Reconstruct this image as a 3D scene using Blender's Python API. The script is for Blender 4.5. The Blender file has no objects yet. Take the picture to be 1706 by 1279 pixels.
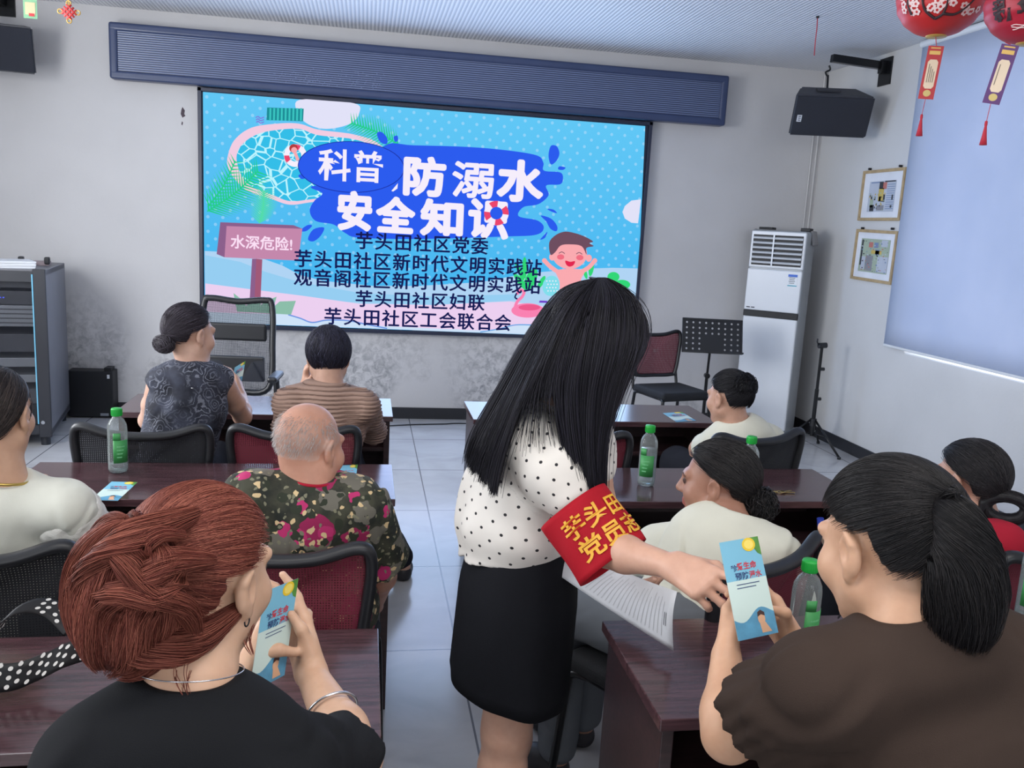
import bpy, bmesh, math, random
import numpy as np
from mathutils import Vector, Matrix, Euler, Quaternion
random.seed(7); RNG = np.random.default_rng(7)
SC = bpy.context.scene
COL = SC.collection
PI = math.pi

# ------------------------------------------------------------------ camera
FPX, YAW, PITCH, ROLL, EYE = 1441.6, 0.17297, 0.17910, 0.05414, 1.63
def _axes():
    f = np.array([math.sin(YAW)*math.cos(PITCH), math.cos(YAW)*math.cos(PITCH), -math.sin(PITCH)])
    r0 = np.array([math.cos(YAW), -math.sin(YAW), 0.]); u0 = np.cross(r0, f)
    return r0*math.cos(ROLL)+u0*math.sin(ROLL), -r0*math.sin(ROLL)+u0*math.cos(ROLL), f
CR, CU, CF = _axes()
CO = np.array([0., 0., EYE])
cd = bpy.data.cameras.new('camera'); cam = bpy.data.objects.new('camera', cd); COL.objects.link(cam)
cd.sensor_fit = 'HORIZONTAL'; cd.sensor_width = 36.0; cd.lens = FPX*36/1706; cd.clip_start = 0.05
cam.matrix_world = Matrix(((CR[0], CU[0], -CF[0], 0), (CR[1], CU[1], -CF[1], 0), (CR[2], CU[2], -CF[2], EYE), (0, 0, 0, 1)))
SC.camera = cam
def ray(px, py): return CF + CR*(px-853)/FPX - CU*(py-639.5)/FPX
def at(px, py, y=None, z=None, x=None):
    """the point of the room seen at a pixel, at depth y (or height z, or x)"""
    d = ray(px, py); ax, v = (1, y) if y is not None else ((2, z) if z is not None else (0, x))
    return CO + (v-CO[ax])/d[ax]*d

# ------------------------------------------------------------------ light
SC.view_settings.view_transform = 'Standard'; SC.view_settings.look = 'None'
SC.view_settings.gamma = 1.0; SC.view_settings.use_curve_mapping = False
SC.view_settings.exposure = 0.0
w = bpy.data.worlds.new('world'); SC.world = w; w.use_nodes = True
w.node_tree.nodes['Background'].inputs[0].default_value = (0.75, 0.85, 1.0, 1)
w.node_tree.nodes['Background'].inputs[1].default_value = 0.6
def area(name, loc, aim, sx, sy, power, col):
    l = bpy.data.lights.new(name, 'AREA'); l.shape = 'RECTANGLE'; l.size = sx; l.size_y = sy; l.energy = power; l.color = col
    o = bpy.data.objects.new(name, l); COL.objects.link(o); o.location = loc
    o.rotation_euler = (Vector(aim)-Vector(loc)).to_track_quat('-Z', 'Y').to_euler()
    return o
DAY = (0.93, 0.96, 1.0)
area('window_daylight', (-2.95, 3.9, 1.9), (3.4, 6.2, 1.5), 2.0, 1.5, 150, DAY)
area('window_daylight', (-2.95, 1.4, 1.9), (0, 1.6, 1.3), 1.9, 1.5, 50, DAY)
area('window_daylight', (-1.3, -2.3, 2.0), (-0.6, 2, 1.1), 1.7, 1.5, 42, DAY)
area('window_daylight', (1.6, -2.3, 2.0), (1.0, 2, 1.1), 1.7, 1.5, 42, DAY)
area('led_screen_light', (.51, 7.04, 1.63), (.51, 0, 1.4), 3.5, 1.75, 62, (0.52, 0.68, 1.0))
area('added_overhead_fill', (0.4, 0.6, 3.0), (0.4, 0.61, 0), 2.6, 0.4, 38, (1.0, 0.97, 0.93))  # added overhead fill; the room's own ceiling lamps are taken as off

# ------------------------------------------------------------------ materials
def lin(c): return tuple(((v/255)/12.92 if v/255 <= 0.04045 else ((v/255+0.055)/1.055)**2.4) for v in c)
MATS = {}
def nodes(m): m.use_nodes = True; return m.node_tree, m.node_tree.nodes, m.node_tree.links
def mat(name, rgb, rough=0.5, metal=0.0, var=0.06, scale=6.0, bump=0.0, bscale=60.0, spec=0.5, coat=0.0, sss=0.0, sheen=0.0, attr=None):
    """plain procedural material: colour with a soft noise variation and optional noise bump"""
    if name in MATS: return MATS[name]
    m = bpy.data.materials.new(name); t, N, L = nodes(m); b = N['Principled BSDF']
    c = lin(rgb)
    b.inputs['Roughness'].default_value = rough; b.inputs['Metallic'].default_value = metal
    b.inputs['Specular IOR Level'].default_value = spec
    if coat: b.inputs['Coat Weight'].default_value = coat; b.inputs['Coat Roughness'].default_value = 0.1
    if sss: b.inputs['Subsurface Weight'].default_value = sss; b.inputs['Subsurface Radius'].default_value = (0.012, 0.005, 0.003); b.inputs['Subsurface Scale'].default_value = 1.0
    if sheen: b.inputs['Sheen Weight'].default_value = sheen; b.inputs['Sheen Roughness'].default_value = 0.5
    tc = N.new('ShaderNodeTexCoord')
    nz = N.new('ShaderNodeTexNoise'); nz.inputs['Scale'].default_value = scale; nz.inputs['Detail'].default_value = 4
    L.new(tc.outputs['Object'], nz.inputs['Vector'])
    mx = N.new('ShaderNodeMix'); mx.data_type = 'RGBA'; mx.blend_type = 'MULTIPLY'; mx.inputs[0].default_value = 1.0
    rp = N.new('ShaderNodeValToRGB'); rp.color_ramp.elements[0].position = 0.3; rp.color_ramp.elements[1].position = 0.7
    a = max(0, 1-2*var); rp.color_ramp.elements[0].color = (a, a, a, 1); rp.color_ramp.elements[1].color = (1, 1, 1, 1)
    L.new(nz.outputs['Fac'], rp.inputs[0]); L.new(rp.outputs[0], mx.inputs[7])
    mx.inputs[6].default_value = (*c, 1)
    if attr:
        at_ = N.new('ShaderNodeAttribute'); at_.attribute_name = attr; L.new(at_.outputs['Color'], mx.inputs[6])
    L.new(mx.outputs[2], b.inputs['Base Color'])
    if bump:
        n2 = N.new('ShaderNodeTexNoise'); n2.inputs['Scale'].default_value = bscale; n2.inputs['Detail'].default_value = 3
        L.new(tc.outputs['Object'], n2.inputs['Vector'])
        bp = N.new('ShaderNodeBump'); bp.inputs['Strength'].default_value = bump; bp.inputs['Distance'].default_value = 0.01
        L.new(n2.outputs['Fac'], bp.inputs['Height']); L.new(bp.outputs[0], b.inputs['Normal'])
    MATS[name] = m; return m
def emit(name, rgb, s=1.0):
    if name in MATS: return MATS[name]
    m = bpy.data.materials.new(name); t, N, L = nodes(m); N.clear()
    e = N.new('ShaderNodeEmission'); e.inputs[0].default_value = (*lin(rgb), 1); e.inputs[1].default_value = s
    o = N.new('ShaderNodeOutputMaterial'); L.new(e.outputs[0], o.inputs[0]); MATS[name] = m; return m
def mth(N, L, op, a, b=None, c=None):
    n = N.new('ShaderNodeMath'); n.operation = op
    for i, v in enumerate((a, b, c)):
        if v is None: continue
        if isinstance(v, (int, float)): n.inputs[i].default_value = v
        else: L.new(v, n.inputs[i])
    return n.outputs[0]
def mixc(N, L, fac, a, b):
    n = N.new('ShaderNodeMix'); n.data_type = 'RGBA'
    for i, v in ((0, fac), (6, a), (7, b)):
        if isinstance(v, (int, float)): n.inputs[i].default_value = v
        elif isinstance(v, tuple): n.inputs[i].default_value = (*v, 1) if len(v) == 3 else v
        else: L.new(v, n.inputs[i])
    return n.outputs[2]
def ramp(N, L, src, stops, const=False):
    r = N.new('ShaderNodeValToRGB'); cr = r.color_ramp
    if const: cr.interpolation = 'CONSTANT'
    while len(cr.elements) < len(stops): cr.elements.new(0.5)
    for e, (p, c) in zip(cr.elements, stops): e.position = p; e.color = (*c, 1)
    L.new(src, r.inputs[0]); return r.outputs[0]
def blank(name, rough=0.5, **kw):
    m = bpy.data.materials.new(name); t, N, L = nodes(m); b = N['Principled BSDF']; b.inputs['Roughness'].default_value = rough
    MATS[name] = m; tc = N.new('ShaderNodeTexCoord'); return m, N, L, b, tc
def noise(N, L, vec, scale, detail=3, dist=0.0, rough=0.5):
    n = N.new('ShaderNodeTexNoise'); n.inputs['Scale'].default_value = scale; n.inputs['Detail'].default_value = detail
    n.inputs['Distortion'].default_value = dist; n.inputs['Roughness'].default_value = rough
    if vec is not None: L.new(vec, n.inputs['Vector'])
    return n.outputs['Fac']
def bumpn(N, L, b, h, strength=0.3, dist=0.005):
    n = N.new('ShaderNodeBump'); n.inputs['Strength'].default_value = strength; n.inputs['Distance'].default_value = dist
    L.new(h, n.inputs['Height']); L.new(n.outputs[0], b.inputs['Normal'])
def mapping(N, L, vec, scale=(1, 1, 1), loc=(0, 0, 0), rot=(0, 0, 0)):
    n = N.new('ShaderNodeMapping'); n.inputs['Scale'].default_value = scale; n.inputs['Location'].default_value = loc; n.inputs['Rotation'].default_value = rot
    L.new(vec, n.inputs['Vector']); return n.outputs[0]

# ------------------------------------------------------------------ mesh building
class MB:
    """collects shapes and links them as ONE mesh object"""
    def __init__(s): s.v = []; s.f = []; s.mi = []; s.sm = []; s.mats = []
    def m(s, mt):
        if mt not in s.mats: s.mats.append(mt)
        return s.mats.index(mt)
    def add(s, vs, fs, mt, smooth=False):
        k = len(s.v); i = s.m(mt); s.v.extend([tuple(map(float, q)) for q in vs])
        for f in fs: s.f.append([k+int(j) for j in f]); s.mi.append(i); s.sm.append(smooth)
        return s
    def bm(s, bm_, mt, smooth=False):
        bm_.verts.index_update(); s.add([v.co[:] for v in bm_.verts], [[v.index for v in f.verts] for f in bm_.faces], mt, smooth); bm_.free(); return s
    def box(s, c, size, mt, rot=None, bev=0.0, seg=2, M=None):
        b = bmesh.new(); bmesh.ops.create_cube(b, size=1.0)
        bmesh.ops.scale(b, vec=size, verts=b.verts)
        if bev: bmesh.ops.bevel(b, geom=list(b.edges), offset=min(bev, min(size)*.49), segments=seg, affect='EDGES', profile=.5)
        X = Matrix.Translation(Vector(tuple(map(float, c))))
        if rot is not None: X = X @ (rot if isinstance(rot, Matrix) else Euler(rot).to_matrix()).to_4x4()
        if M is not None: X = M @ X
        b.transform(X); return s.bm(b, mt)
    def tube(s, pts, r, mt, n=10, cap=True, closed=False, flat=1.0, up=None):
        P = np.array([tuple(p) for p in pts], float); k = len(P)
        R = np.full(k, r) if np.isscalar(r) else np.array(r, float)
        T = np.gradient(P, axis=0) if not closed else np.roll(P, -1, 0)-np.roll(P, 1, 0)
        T /= np.linalg.norm(T, axis=1)[:, None]+1e-12
        ref = np.array(up, float) if up is not None else (np.array([0, 0, 1.]) if abs(T[0][2]) < .9 else np.array([1., 0, 0]))
        vs = []; a = np.cross(T[0], ref); a /= np.linalg.norm(a)
        for i in range(k):
            if up is not None: a = np.cross(T[i], ref)
            a = a-T[i]*(a@T[i]); a /= np.linalg.norm(a)+1e-12; b = np.cross(T[i], a)
            for j in range(n):
                th = 2*PI*j/n; vs.append(P[i]+R[i]*(math.cos(th)*a+math.sin(th)*flat*b))
        fs = []
        for i in range(k if closed else k-1):
            for j in range(n):
                i2 = (i+1) % k; fs.append((i*n+j, i*n+(j+1) % n, i2*n+(j+1) % n, i2*n+j))
        if cap and not closed: fs.append(tuple(range(n-1, -1, -1))); fs.append(tuple((k-1)*n+j for j in range(n)))
        return s.add(vs, fs, mt, True)
    def cyl(s, a, b, r, mt, n=20, r2=None):
        a, b = np.array(a, float), np.array(b, float); r2 = r if r2 is None else r2
        t = (b-a)/np.linalg.norm(b-a); q = np.cross(t, [0, 0, 1.] if abs(t[2]) < .9 else [1., 0, 0]); q /= np.linalg.norm(q); w_ = np.cross(t, q)
        vs = [p+rr*(math.cos(2*PI*j/n)*q+math.sin(2*PI*j/n)*w_) for p, rr in ((a, r), (b, r2)) for j in range(n)]
        s.add(vs, [(j, n+j, n+(j+1) % n, (j+1) % n) for j in range(n)], mt, True)
        s.add(vs, [tuple(range(n)), tuple(range(2*n-1, n-1, -1))], mt); return s
    def lathe(s, prof, mt, c=(0, 0, 0), n=28, smooth=True, M=None):
        vs = []; k = len(prof)
        for r, z in prof:
            for j in range(n):
                p = Vector((r*math.cos(2*PI*j/n), r*math.sin(2*PI*j/n), z)); p = M @ p if M else p
                vs.append((p[0]+c[0], p[1]+c[1], p[2]+c[2]))
        fs = [(i*n+j, i*n+(j+1) % n, (i+1)*n+(j+1) % n, (i+1)*n+j) for i in range(k-1) for j in range(n)]
        return s.add(vs, fs, mt, smooth)
    def poly(s, pts, mt): return s.add(pts, [tuple(range(len(pts)))], mt)
    def grid(s, P, mt, smooth=True, thick=0.0):
        """P: array (a,b,3) of surface points; thick gives it a back side"""
        a, b, _ = P.shape; V = P.reshape(-1, 3); fs = [(i*b+j, i*b+j+1, (i+1)*b+j+1, (i+1)*b+j) for i in range(a-1) for j in range(b-1)]
        if thick:
            du = np.gradient(P, axis=0); dv = np.gradient(P, axis=1); nn = np.cross(du, dv); nn /= np.linalg.norm(nn, axis=2)[..., None]+1e-12
            Q = (P-nn*thick).reshape(-1, 3); k = a*b; n0 = len(V); V = np.vstack([V, Q])
            fs = fs+[(f[3]+n0, f[2]+n0, f[1]+n0, f[0]+n0) for f in fs]
            rim = [i*b for i in range(a)]+[(a-1)*b+j for j in range(1, b)]+[i*b+b-1 for i in range(a-2, -1, -1)]+[j for j in range(b-2, 0, -1)]
            fs += [(rim[q], rim[(q+1) % len(rim)], rim[(q+1) % len(rim)]+n0, rim[q]+n0) for q in range(len(rim))]
        return s.add(V, fs, mt, smooth)
    def build(s, name, parent=None, loc=None, rotz=0.0, world=False):
        """loc: origin. With world=True the vertices were given in room coordinates and are moved to be relative to the origin/parent"""
        me = bpy.data.meshes.new(name); V = s.v
        if world:
            o_ = np.array(parent.location if parent is not None and loc is None else (loc if loc is not None else (0, 0, 0)))
            V = [(q[0]-o_[0], q[1]-o_[1], q[2]-o_[2]) for q in V]
        me.from_pydata(V, [], s.f); me.polygons.foreach_set('material_index', s.mi); me.polygons.foreach_set('use_smooth', s.sm)
        for q in s.mats: me.materials.append(q)
        me.update(); o = bpy.data.objects.new(name, me); COL.objects.link(o)
        if parent is not None: o.parent = parent
        elif loc is not None: o.location = loc
        if rotz: o.rotation_euler.z = rotz
        return o
def tag(o, label=None, cat=None, group=None, kind=None):
    if label: o['label'] = label
    if cat: o['category'] = cat
    if group: o['group'] = group
    if kind: o['kind'] = kind
    return o
def thing(name, label, cat, loc=(0, 0, 0), rotz=0.0, group=None):
    o = bpy.data.objects.new(name, None); COL.objects.link(o); o.empty_display_size = .1
    o.location = tuple(map(float, loc)); o.rotation_euler.z = rotz; return tag(o, label, cat, group)
def dup(root, loc, rotz, label, group=None):
    r = root.copy(); COL.objects.link(r); r.location = loc; r.rotation_euler.z = rotz; r['label'] = label
    if group: r['group'] = group
    for ch in list(root.children):
        c = ch.copy(); COL.objects.link(c); c.parent = r
        for g in ch.children:
            d = g.copy(); COL.objects.link(d); d.parent = c
    return r
def catmull(pts, n=8, closed=False):
    P = [np.array(tuple(p), float) for p in pts]; k = len(P); out = []
    for i in range(k if closed else k-1):
        g = lambda j: P[j % k] if closed else P[min(max(j, 0), k-1)]
        a, b, c, d = g(i-1), g(i), g(i+1), g(i+2)
        for t in np.linspace(0, 1, n, endpoint=False):
            out.append(.5*((2*b)+(c-a)*t+(2*a-5*b+4*c-d)*t*t+(3*b-a-3*c+d)*t**3))
    if not closed: out.append(P[-1])
    return np.array(out)
_TX = {}
def text_geo(s, offset=0.0, spacing=1.0):
    """outline faces of a line of lettering, 2-D, in units of the letter size"""
    key = (s, offset, spacing)
    if key not in _TX:
        c = bpy.data.curves.new('lettering', 'FONT'); c.body = s; c.size = 1.0; c.offset = offset; c.space_character = spacing; c.fill_mode = 'FRONT'; c.resolution_u = 3
        o = bpy.data.objects.new('lettering', c); COL.objects.link(o); dg = bpy.context.evaluated_depsgraph_get()
        me = bpy.data.meshes.new_from_object(o.evaluated_get(dg)); V = np.array([v.co[:2] for v in me.vertices]).reshape(-1, 2); F = [tuple(p.vertices) for p in me.polygons]
        bpy.data.objects.remove(o); bpy.data.curves.remove(c); bpy.data.meshes.remove(me); _TX[key] = (V, F)
    return _TX[key]
def put_text(mb, s, O, U, W, width, mt, offset=0.0, spacing=1.0, height=None):
    """lettering centred on O, along unit vector U, upright along W, scaled to a width"""
    V, F = text_geo(s, offset, spacing)
    if not len(V): return
    lo, hi = V.min(0), V.max(0); k = width/(hi[0]-lo[0]); kz = k if height is None else height/(hi[1]-lo[1]); Q = V-(lo+hi)/2
    O, U, W = np.array(O, float), np.array(U, float), np.array(W, float)
    mb.add([O+U*q[0]*k+W*q[1]*kz for q in Q], F, mt)

# ================================================================== the room
XR, XL, YF, YB, ZC = 3.83, -3.1, 7.154, -2.4, 3.064
def plaster(name, rgb, stains):
    m, N, L, b, tc = blank(name, 0.85); o = tc.outputs['Object']
    base = noise(N, L, o, 1.3, 5); c = ramp(N, L, base, [(0.3, lin([v-9 for v in rgb])), (0.7, lin(rgb))])
    if stains:
        sp = N.new('ShaderNodeSeparateXYZ'); L.new(o, sp.inputs[0])
        # scuffs and damp marks rubbed into the lower part of the plaster
        low = mth(N, L, 'SUBTRACT', 1.0, mth(N, L, 'MULTIPLY', sp.outputs[2], 0.95)); low = mth(N, L, 'MAXIMUM', low, 0.0)
        patch = noise(N, L, mapping(N, L, o, (1.1, 1, 0.55)), 1.7, 2); fine = noise(N, L, o, 17, 6, 0.6, 0.7)
        k = mth(N, L, 'MULTIPLY', ramp(N, L, patch, [(0.45, (0, 0, 0)), (0.60, (1, 1, 1))]), ramp(N, L, fine, [(0.42, (0, 0, 0)), (0.62, (1, 1, 1))]))
        k = mth(N, L, 'MULTIPLY', k, mth(N, L, 'MULTIPLY', low, 1.0))
        c = mixc(N, L, k, c, lin((96, 98, 104)))
    L.new(c, b.inputs['Base Color']); bumpn(N, L, b, noise(N, L, o, 30, 4), 0.25, 0.004)
    return m
M_wallF = plaster('plaster_front', (208, 206, 206), True)
M_wallR = plaster('plaster_side', (212, 211, 210), False)
m, N, L, b, tc = blank('floor_tile', 0.16); o_ = tc.outputs['Object']; M_floor = m
sp = N.new('ShaderNodeSeparateXYZ'); L.new(o_, sp.inputs[0])
def joint(out, off, per):
    fr = mth(N, L, 'FRACT', mth(N, L, 'DIVIDE', mth(N, L, 'ADD', out, -off+100*per), per))
    return mth(N, L, 'MAXIMUM', mth(N, L, 'LESS_THAN', fr, 0.0045), mth(N, L, 'GREATER_THAN', fr, 0.9955))
jj = mth(N, L, 'MAXIMUM', joint(sp.outputs[0], .385, .82), joint(sp.outputs[1], 3.12, .83))
cl = ramp(N, L, noise(N, L, mapping(N, L, o_, (1, 1.6, 1)), 2.4, 6, 1.0), [(0.3, lin((176, 175, 176))), (0.7, lin((196, 195, 196)))])
L.new(mixc(N, L, jj, cl, lin((104, 104, 108))), b.inputs['Base Color'])
L.new(mth(N, L, 'ADD', 0.13, mth(N, L, 'MULTIPLY', noise(N, L, o_, 5, 4), 0.12)), b.inputs['Roughness']); bumpn(N, L, b, noise(N, L, o_, 2.5, 2), 0.05, 0.01)
m, N, L, b, tc = blank('ribbed_ceiling', 0.5); M_ceil = m
wv = N.new('ShaderNodeTexWave'); wv.wave_type = 'BANDS'; wv.bands_direction = 'X'; wv.inputs['Scale'].default_value = 11.0; L.new(tc.outputs['Object'], wv.inputs['Vector'])
L.new(ramp(N, L, wv.outputs['Fac'], [(0.0, lin((190, 192, 198))), (0.6, lin((228, 229, 232)))]), b.inputs['Base Color']); bumpn(N, L, b, wv.outputs['Fac'], 0.5, 0.006)
M_skirt = mat('skirting_black', (40, 41, 46), 0.45)
M_white = mat('white_paint', (222, 224, 226), 0.4, var=.02)

def struct(name, mb): o = mb.build(name); o['kind'] = 'structure'; return o
struct('floor', MB().box(((XL+XR)/2, (YF+YB)/2, -.05), (XR-XL+.6, YF-YB+.6, .1), M_floor))
struct('ceiling', MB().box(((XL+XR)/2, (YF+YB)/2, ZC+.06), (XR-XL+.6, YF-YB+.6, .12), M_ceil))
struct('wall_front', MB().box(((XL+XR)/2, YF+.1, ZC/2), (XR-XL+.6, .2, ZC), M_wallF))
struct('wall_left', MB().box((XL-.1, (YF+YB)/2, ZC/2), (.2, YF-YB, ZC), M_wallR))
struct('wall_back', MB().box(((XL+XR)/2, YB-.1, ZC/2), (XR-XL+.6, .2, ZC), M_wallR))
WY0, WY1, WZ0, WZ1 = 2.6, 5.62, .885, 2.85
wr = MB(); xc = XR+.1
wr.box((xc, (YF+WY1)/2, ZC/2), (.2, YF-WY1, ZC), M_wallR); wr.box((xc, (YB+WY0)/2, ZC/2), (.2, WY0-YB, ZC), M_wallR)
wr.box((xc, (WY0+WY1)/2, WZ0/2), (.2, WY1-WY0, WZ0), M_wallR); wr.box((xc, (WY0+WY1)/2, (ZC+WZ1)/2), (.2, WY1-WY0, ZC-WZ1), M_wallR)
struct('wall_right', wr)
struct('baseboard_front', MB().box(((XL+XR)/2, YF-.006, .048), (XR-XL, .012, .096), M_skirt, bev=.003))
struct('baseboard_right', MB().box((XR-.006, (YF+YB)/2-.01, .048), (.012, YF-YB-.02, .096), M_skirt, bev=.003))
win = thing('window_1', None, None, (XR+.17, (WY0+WY1)/2, 0)); win['kind'] = 'structure'
M_alu = mat('window_metal', (190, 194, 200), .35, .6)
fr = MB(); hy = (WY1-WY0)/2
for s in (-1, 1): fr.box((0, s*(hy-.025), (WZ0+WZ1)/2), (.05, .05, WZ1-WZ0), M_alu, bev=.004)
fr.box((0, 0, WZ0+.012), (.05, 2*hy-.1, .024), M_alu); fr.box((0, 0, WZ1-.025), (.05, 2*hy-.1, .05), M_alu); fr.box((0, 0, (WZ0+WZ1)/2), (.045, .05, WZ1-WZ0-.1), M_alu)
fr.build('window_frame', win)
M_sky = emit('daylight_sky', (236, 243, 255), 3.2)
MB().box((.10, 0, (WZ0+WZ1)/2), (.01, 2*hy+.02, WZ1-WZ0+.02), M_sky).build('window_sky', win)
M_sill = mat('sill_white', (235, 236, 238), .5)
struct('trim_sill', MB().box((XR+.075, (WY0+WY1)/2, WZ0+.004), (.15, WY1-WY0-.01, .008), M_sill))

# the daylight windows of the other walls and an added ceiling fixture, all out of view
M_pane = emit('daylight_pane', (226, 234, 246), 1.0)
for n_, (c_, sz, ax) in enumerate((((XL+.012, 3.9, 1.9), (2.0, 1.5), 0), ((XL+.012, 1.4, 1.9), (1.9, 1.5), 0), ((-1.3, YB+.012, 2.0), (1.7, 1.5), 1), ((1.6, YB+.012, 2.0), (1.7, 1.5), 1))):
    wn = thing('window_%d' % (n_+2), None, None, c_); wn['kind'] = 'structure'; f = MB(); D_ = lambda u, v, t_: (t_, u, v) if ax == 0 else (u, t_, v)
    for s in (-1, 0, 1): f.box(D_(s*(sz[0]/2-.02), 0, .012), D_(.04, sz[1], .03), M_alu)
    for s in (-1, 1): f.box(D_(0, s*(sz[1]/2-.02), .012), D_(sz[0], .04, .028), M_alu)
    f.build('window_frame', wn); MB().box((0, 0, 0), D_(sz[0]-.02, sz[1]-.02, .004), M_pane).build('window_pane', wn)
struct('trim_added_fixture', MB().box((.4, .6, 3.035), (2.7, .45, .05), M_white, bev=.006))

# roller blind covering the window
m, N, L, b, tc = blank('blind_cloth', .8); M_blind = m; N.remove(b)
df = N.new('ShaderNodeBsdfDiffuse'); tl = N.new('ShaderNodeBsdfTranslucent'); ms = N.new('ShaderNodeMixShader'); ms.inputs[0].default_value = .28
cc = ramp(N, L, noise(N, L, tc.outputs['Object'], 2, 3), [(.3, lin((196, 206, 226))), (.7, lin((206, 214, 232)))])
L.new(cc, df.inputs[0]); L.new(cc, tl.inputs[0]); L.new(df.outputs[0], ms.inputs[1]); L.new(tl.outputs[0], ms.inputs[2]); L.new(ms.outputs[0], N['Material Output'].inputs[0])
bl = thing('roller_blind', 'pale blue roller blind drawn down over the window in the side wall', 'blind', (XR-.05, 4.15, .93))
G = np.array([[(0.006*math.sin(v*2.2)*math.sin(u*3), -1.65+3.3*u, .0+2.09*v) for v in np.linspace(0, 1, 14)] for u in np.linspace(0, 1, 30)])
MB().grid(G, M_blind, True, .002).build('blind_cloth', bl)
MB().box((0, 0, -.006), (.014, 3.3, .018), M_white, bev=.004).build('bottom_rail', bl)
MB().cyl((.005, -1.66, 2.1), (.005, 1.66, 2.1), .024, M_white).build('roller', bl)

# ================================================================== LED wall screen with its slide
SY = 7.10
def S(px, py, k=0): return at(px, py, y=SY-.0007*k)
E_ = lambda n, c, s=1.0: emit('slide_'+n, c, s)
scr = thing('led_screen', 'large lit wall screen showing a blue swimming pool safety slide', 'screen', (.51, SY, .75))
a0, a1, b0, b1 = -1.247, 2.262, .752, 2.508
M_case = mat('screen_case', (38, 44, 66), .35)
c = MB(); t = .032
c.box((.51, 7.132, (b0+b1)/2), (a1-a0+2*t, .044, b1-b0+2*t), M_case, bev=.006)
for z in (b0-t/2, b1+t/2): c.box((.5075, SY-.006, z), (a1-a0+2*t, .02, t-.004), M_case, bev=.003)
for x in (a0-t/2, a1+t/2): c.box((x, SY-.006, (b0+b1)/2), (t-.004, .02, b1-b0+2*t-.004), M_case, bev=.003)
c.build('screen_frame', scr, world=True)
m = bpy.data.materials.new('slide_sky'); t_, N, L = nodes(m); N.clear(); tc = N.new('ShaderNodeTexCoord')
e = N.new('ShaderNodeEmission'); out = N.new('ShaderNodeOutputMaterial'); L.new(e.outputs[0], out.inputs[0])
def lattice(N, L, vec, per, r, soft=False):
    """dots on a diamond lattice, 1 inside a dot"""
    res = None
    for sh in (0.0, .5):
        f = N.new('ShaderNodeVectorMath'); f.operation = 'FRACTION'; ad = N.new('ShaderNodeVectorMath'); ad.operation = 'ADD'; ad.inputs[1].default_value = (sh+50, sh+50, sh+50)
        sc_ = N.new('ShaderNodeVectorMath'); sc_.operation = 'SCALE'; sc_.inputs['Scale'].default_value = 1/per; L.new(vec, sc_.inputs[0])
        L.new(sc_.outputs[0], ad.inputs[0]); L.new(ad.outputs[0], f.inputs[0])
        sb = N.new('ShaderNodeVectorMath'); sb.operation = 'SUBTRACT'; sb.inputs[1].default_value = (.5, .5, .5); L.new(f.outputs[0], sb.inputs[0])
        ln = N.new('ShaderNodeVectorMath'); ln.operation = 'LENGTH'; L.new(sb.outputs[0], ln.inputs[0])
        k = mth(N, L, 'LESS_THAN', ln.outputs['Value'], r/per)
        res = k if res is None else mth(N, L, 'MAXIMUM', res, k)
    return res
flat = mapping(N, L, tc.outputs['Object'], (1, 0, 1), (0, .25, 0)); sepn = N.new('ShaderNodeSeparateXYZ'); L.new(tc.outputs['Object'], sepn.inputs[0])
cmb = N.new('ShaderNodeCombineXYZ'); L.new(sepn.outputs[0], cmb.inputs[0]); L.new(sepn.outputs[2], cmb.inputs[1])
va = N.new('ShaderNodeVectorMath'); va.operation = 'ADD'; va.inputs[1].default_value = (0, 0, .5); L.new(cmb.outputs[0], va.inputs[0])
sm_ = N.new('ShaderNodeVectorMath'); sm_.operation = 'MULTIPLY'; sm_.inputs[1].default_value = (1, 1, 0); L.new(cmb.outputs[0], sm_.inputs[0])
dots = None
for sh in (0.0, .5):
    f = N.new('ShaderNodeVectorMath'); f.operation = 'FRACTION'; ml = N.new('ShaderNodeVectorMath'); ml.operation = 'MULTIPLY_ADD'; ml.inputs[1].default_value = (9, 9, 0); ml.inputs[2].default_value = (50+sh, 50+sh, .5)
    L.new(cmb.outputs[0], ml.inputs[0]); L.new(ml.outputs[0], f.inputs[0]); sb = N.new('ShaderNodeVectorMath'); sb.operation = 'SUBTRACT'; sb.inputs[1].default_value = (.5, .5, .5); L.new(f.outputs[0], sb.inputs[0])
    ln = N.new('ShaderNodeVectorMath'); ln.operation = 'LENGTH'; L.new(sb.outputs[0], ln.inputs[0]); k = mth(N, L, 'LESS_THAN', ln.outputs['Value'], .11)
    dots = k if dots is None else mth(N, L, 'MAXIMUM', dots, k)
sky = ramp(N, L, mth(N, L, 'MULTIPLY', sepn.outputs[2], .55), [(0.0, lin((62, 178, 240))), (1.0, lin((98, 200, 246)))])
L.new(mixc(N, L, mth(N, L, 'MULTIPLY', dots, .35), sky, lin((200, 232, 255))), e.inputs[0]); M_slide = m
m = bpy.data.materials.new('slide_pool'); t_, N, L = nodes(m); N.clear(); tc = N.new('ShaderNodeTexCoord')
e = N.new('ShaderNodeEmission'); out = N.new('ShaderNodeOutputMaterial'); L.new(e.outputs[0], out.inputs[0])
vo = N.new('ShaderNodeTexVoronoi'); vo.feature = 'DISTANCE_TO_EDGE'; vo.inputs['Scale'].default_value = 11; L.new(mapping(N, L, tc.outputs['Object'], (1, 1, 1.25)), vo.inputs['Vector'])
L.new(mixc(N, L, mth(N, L, 'LESS_THAN', vo.outputs['Distance'], .045), lin((52, 190, 232)), lin((190, 245, 255))), e.inputs[0]); M_pool = m

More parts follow.
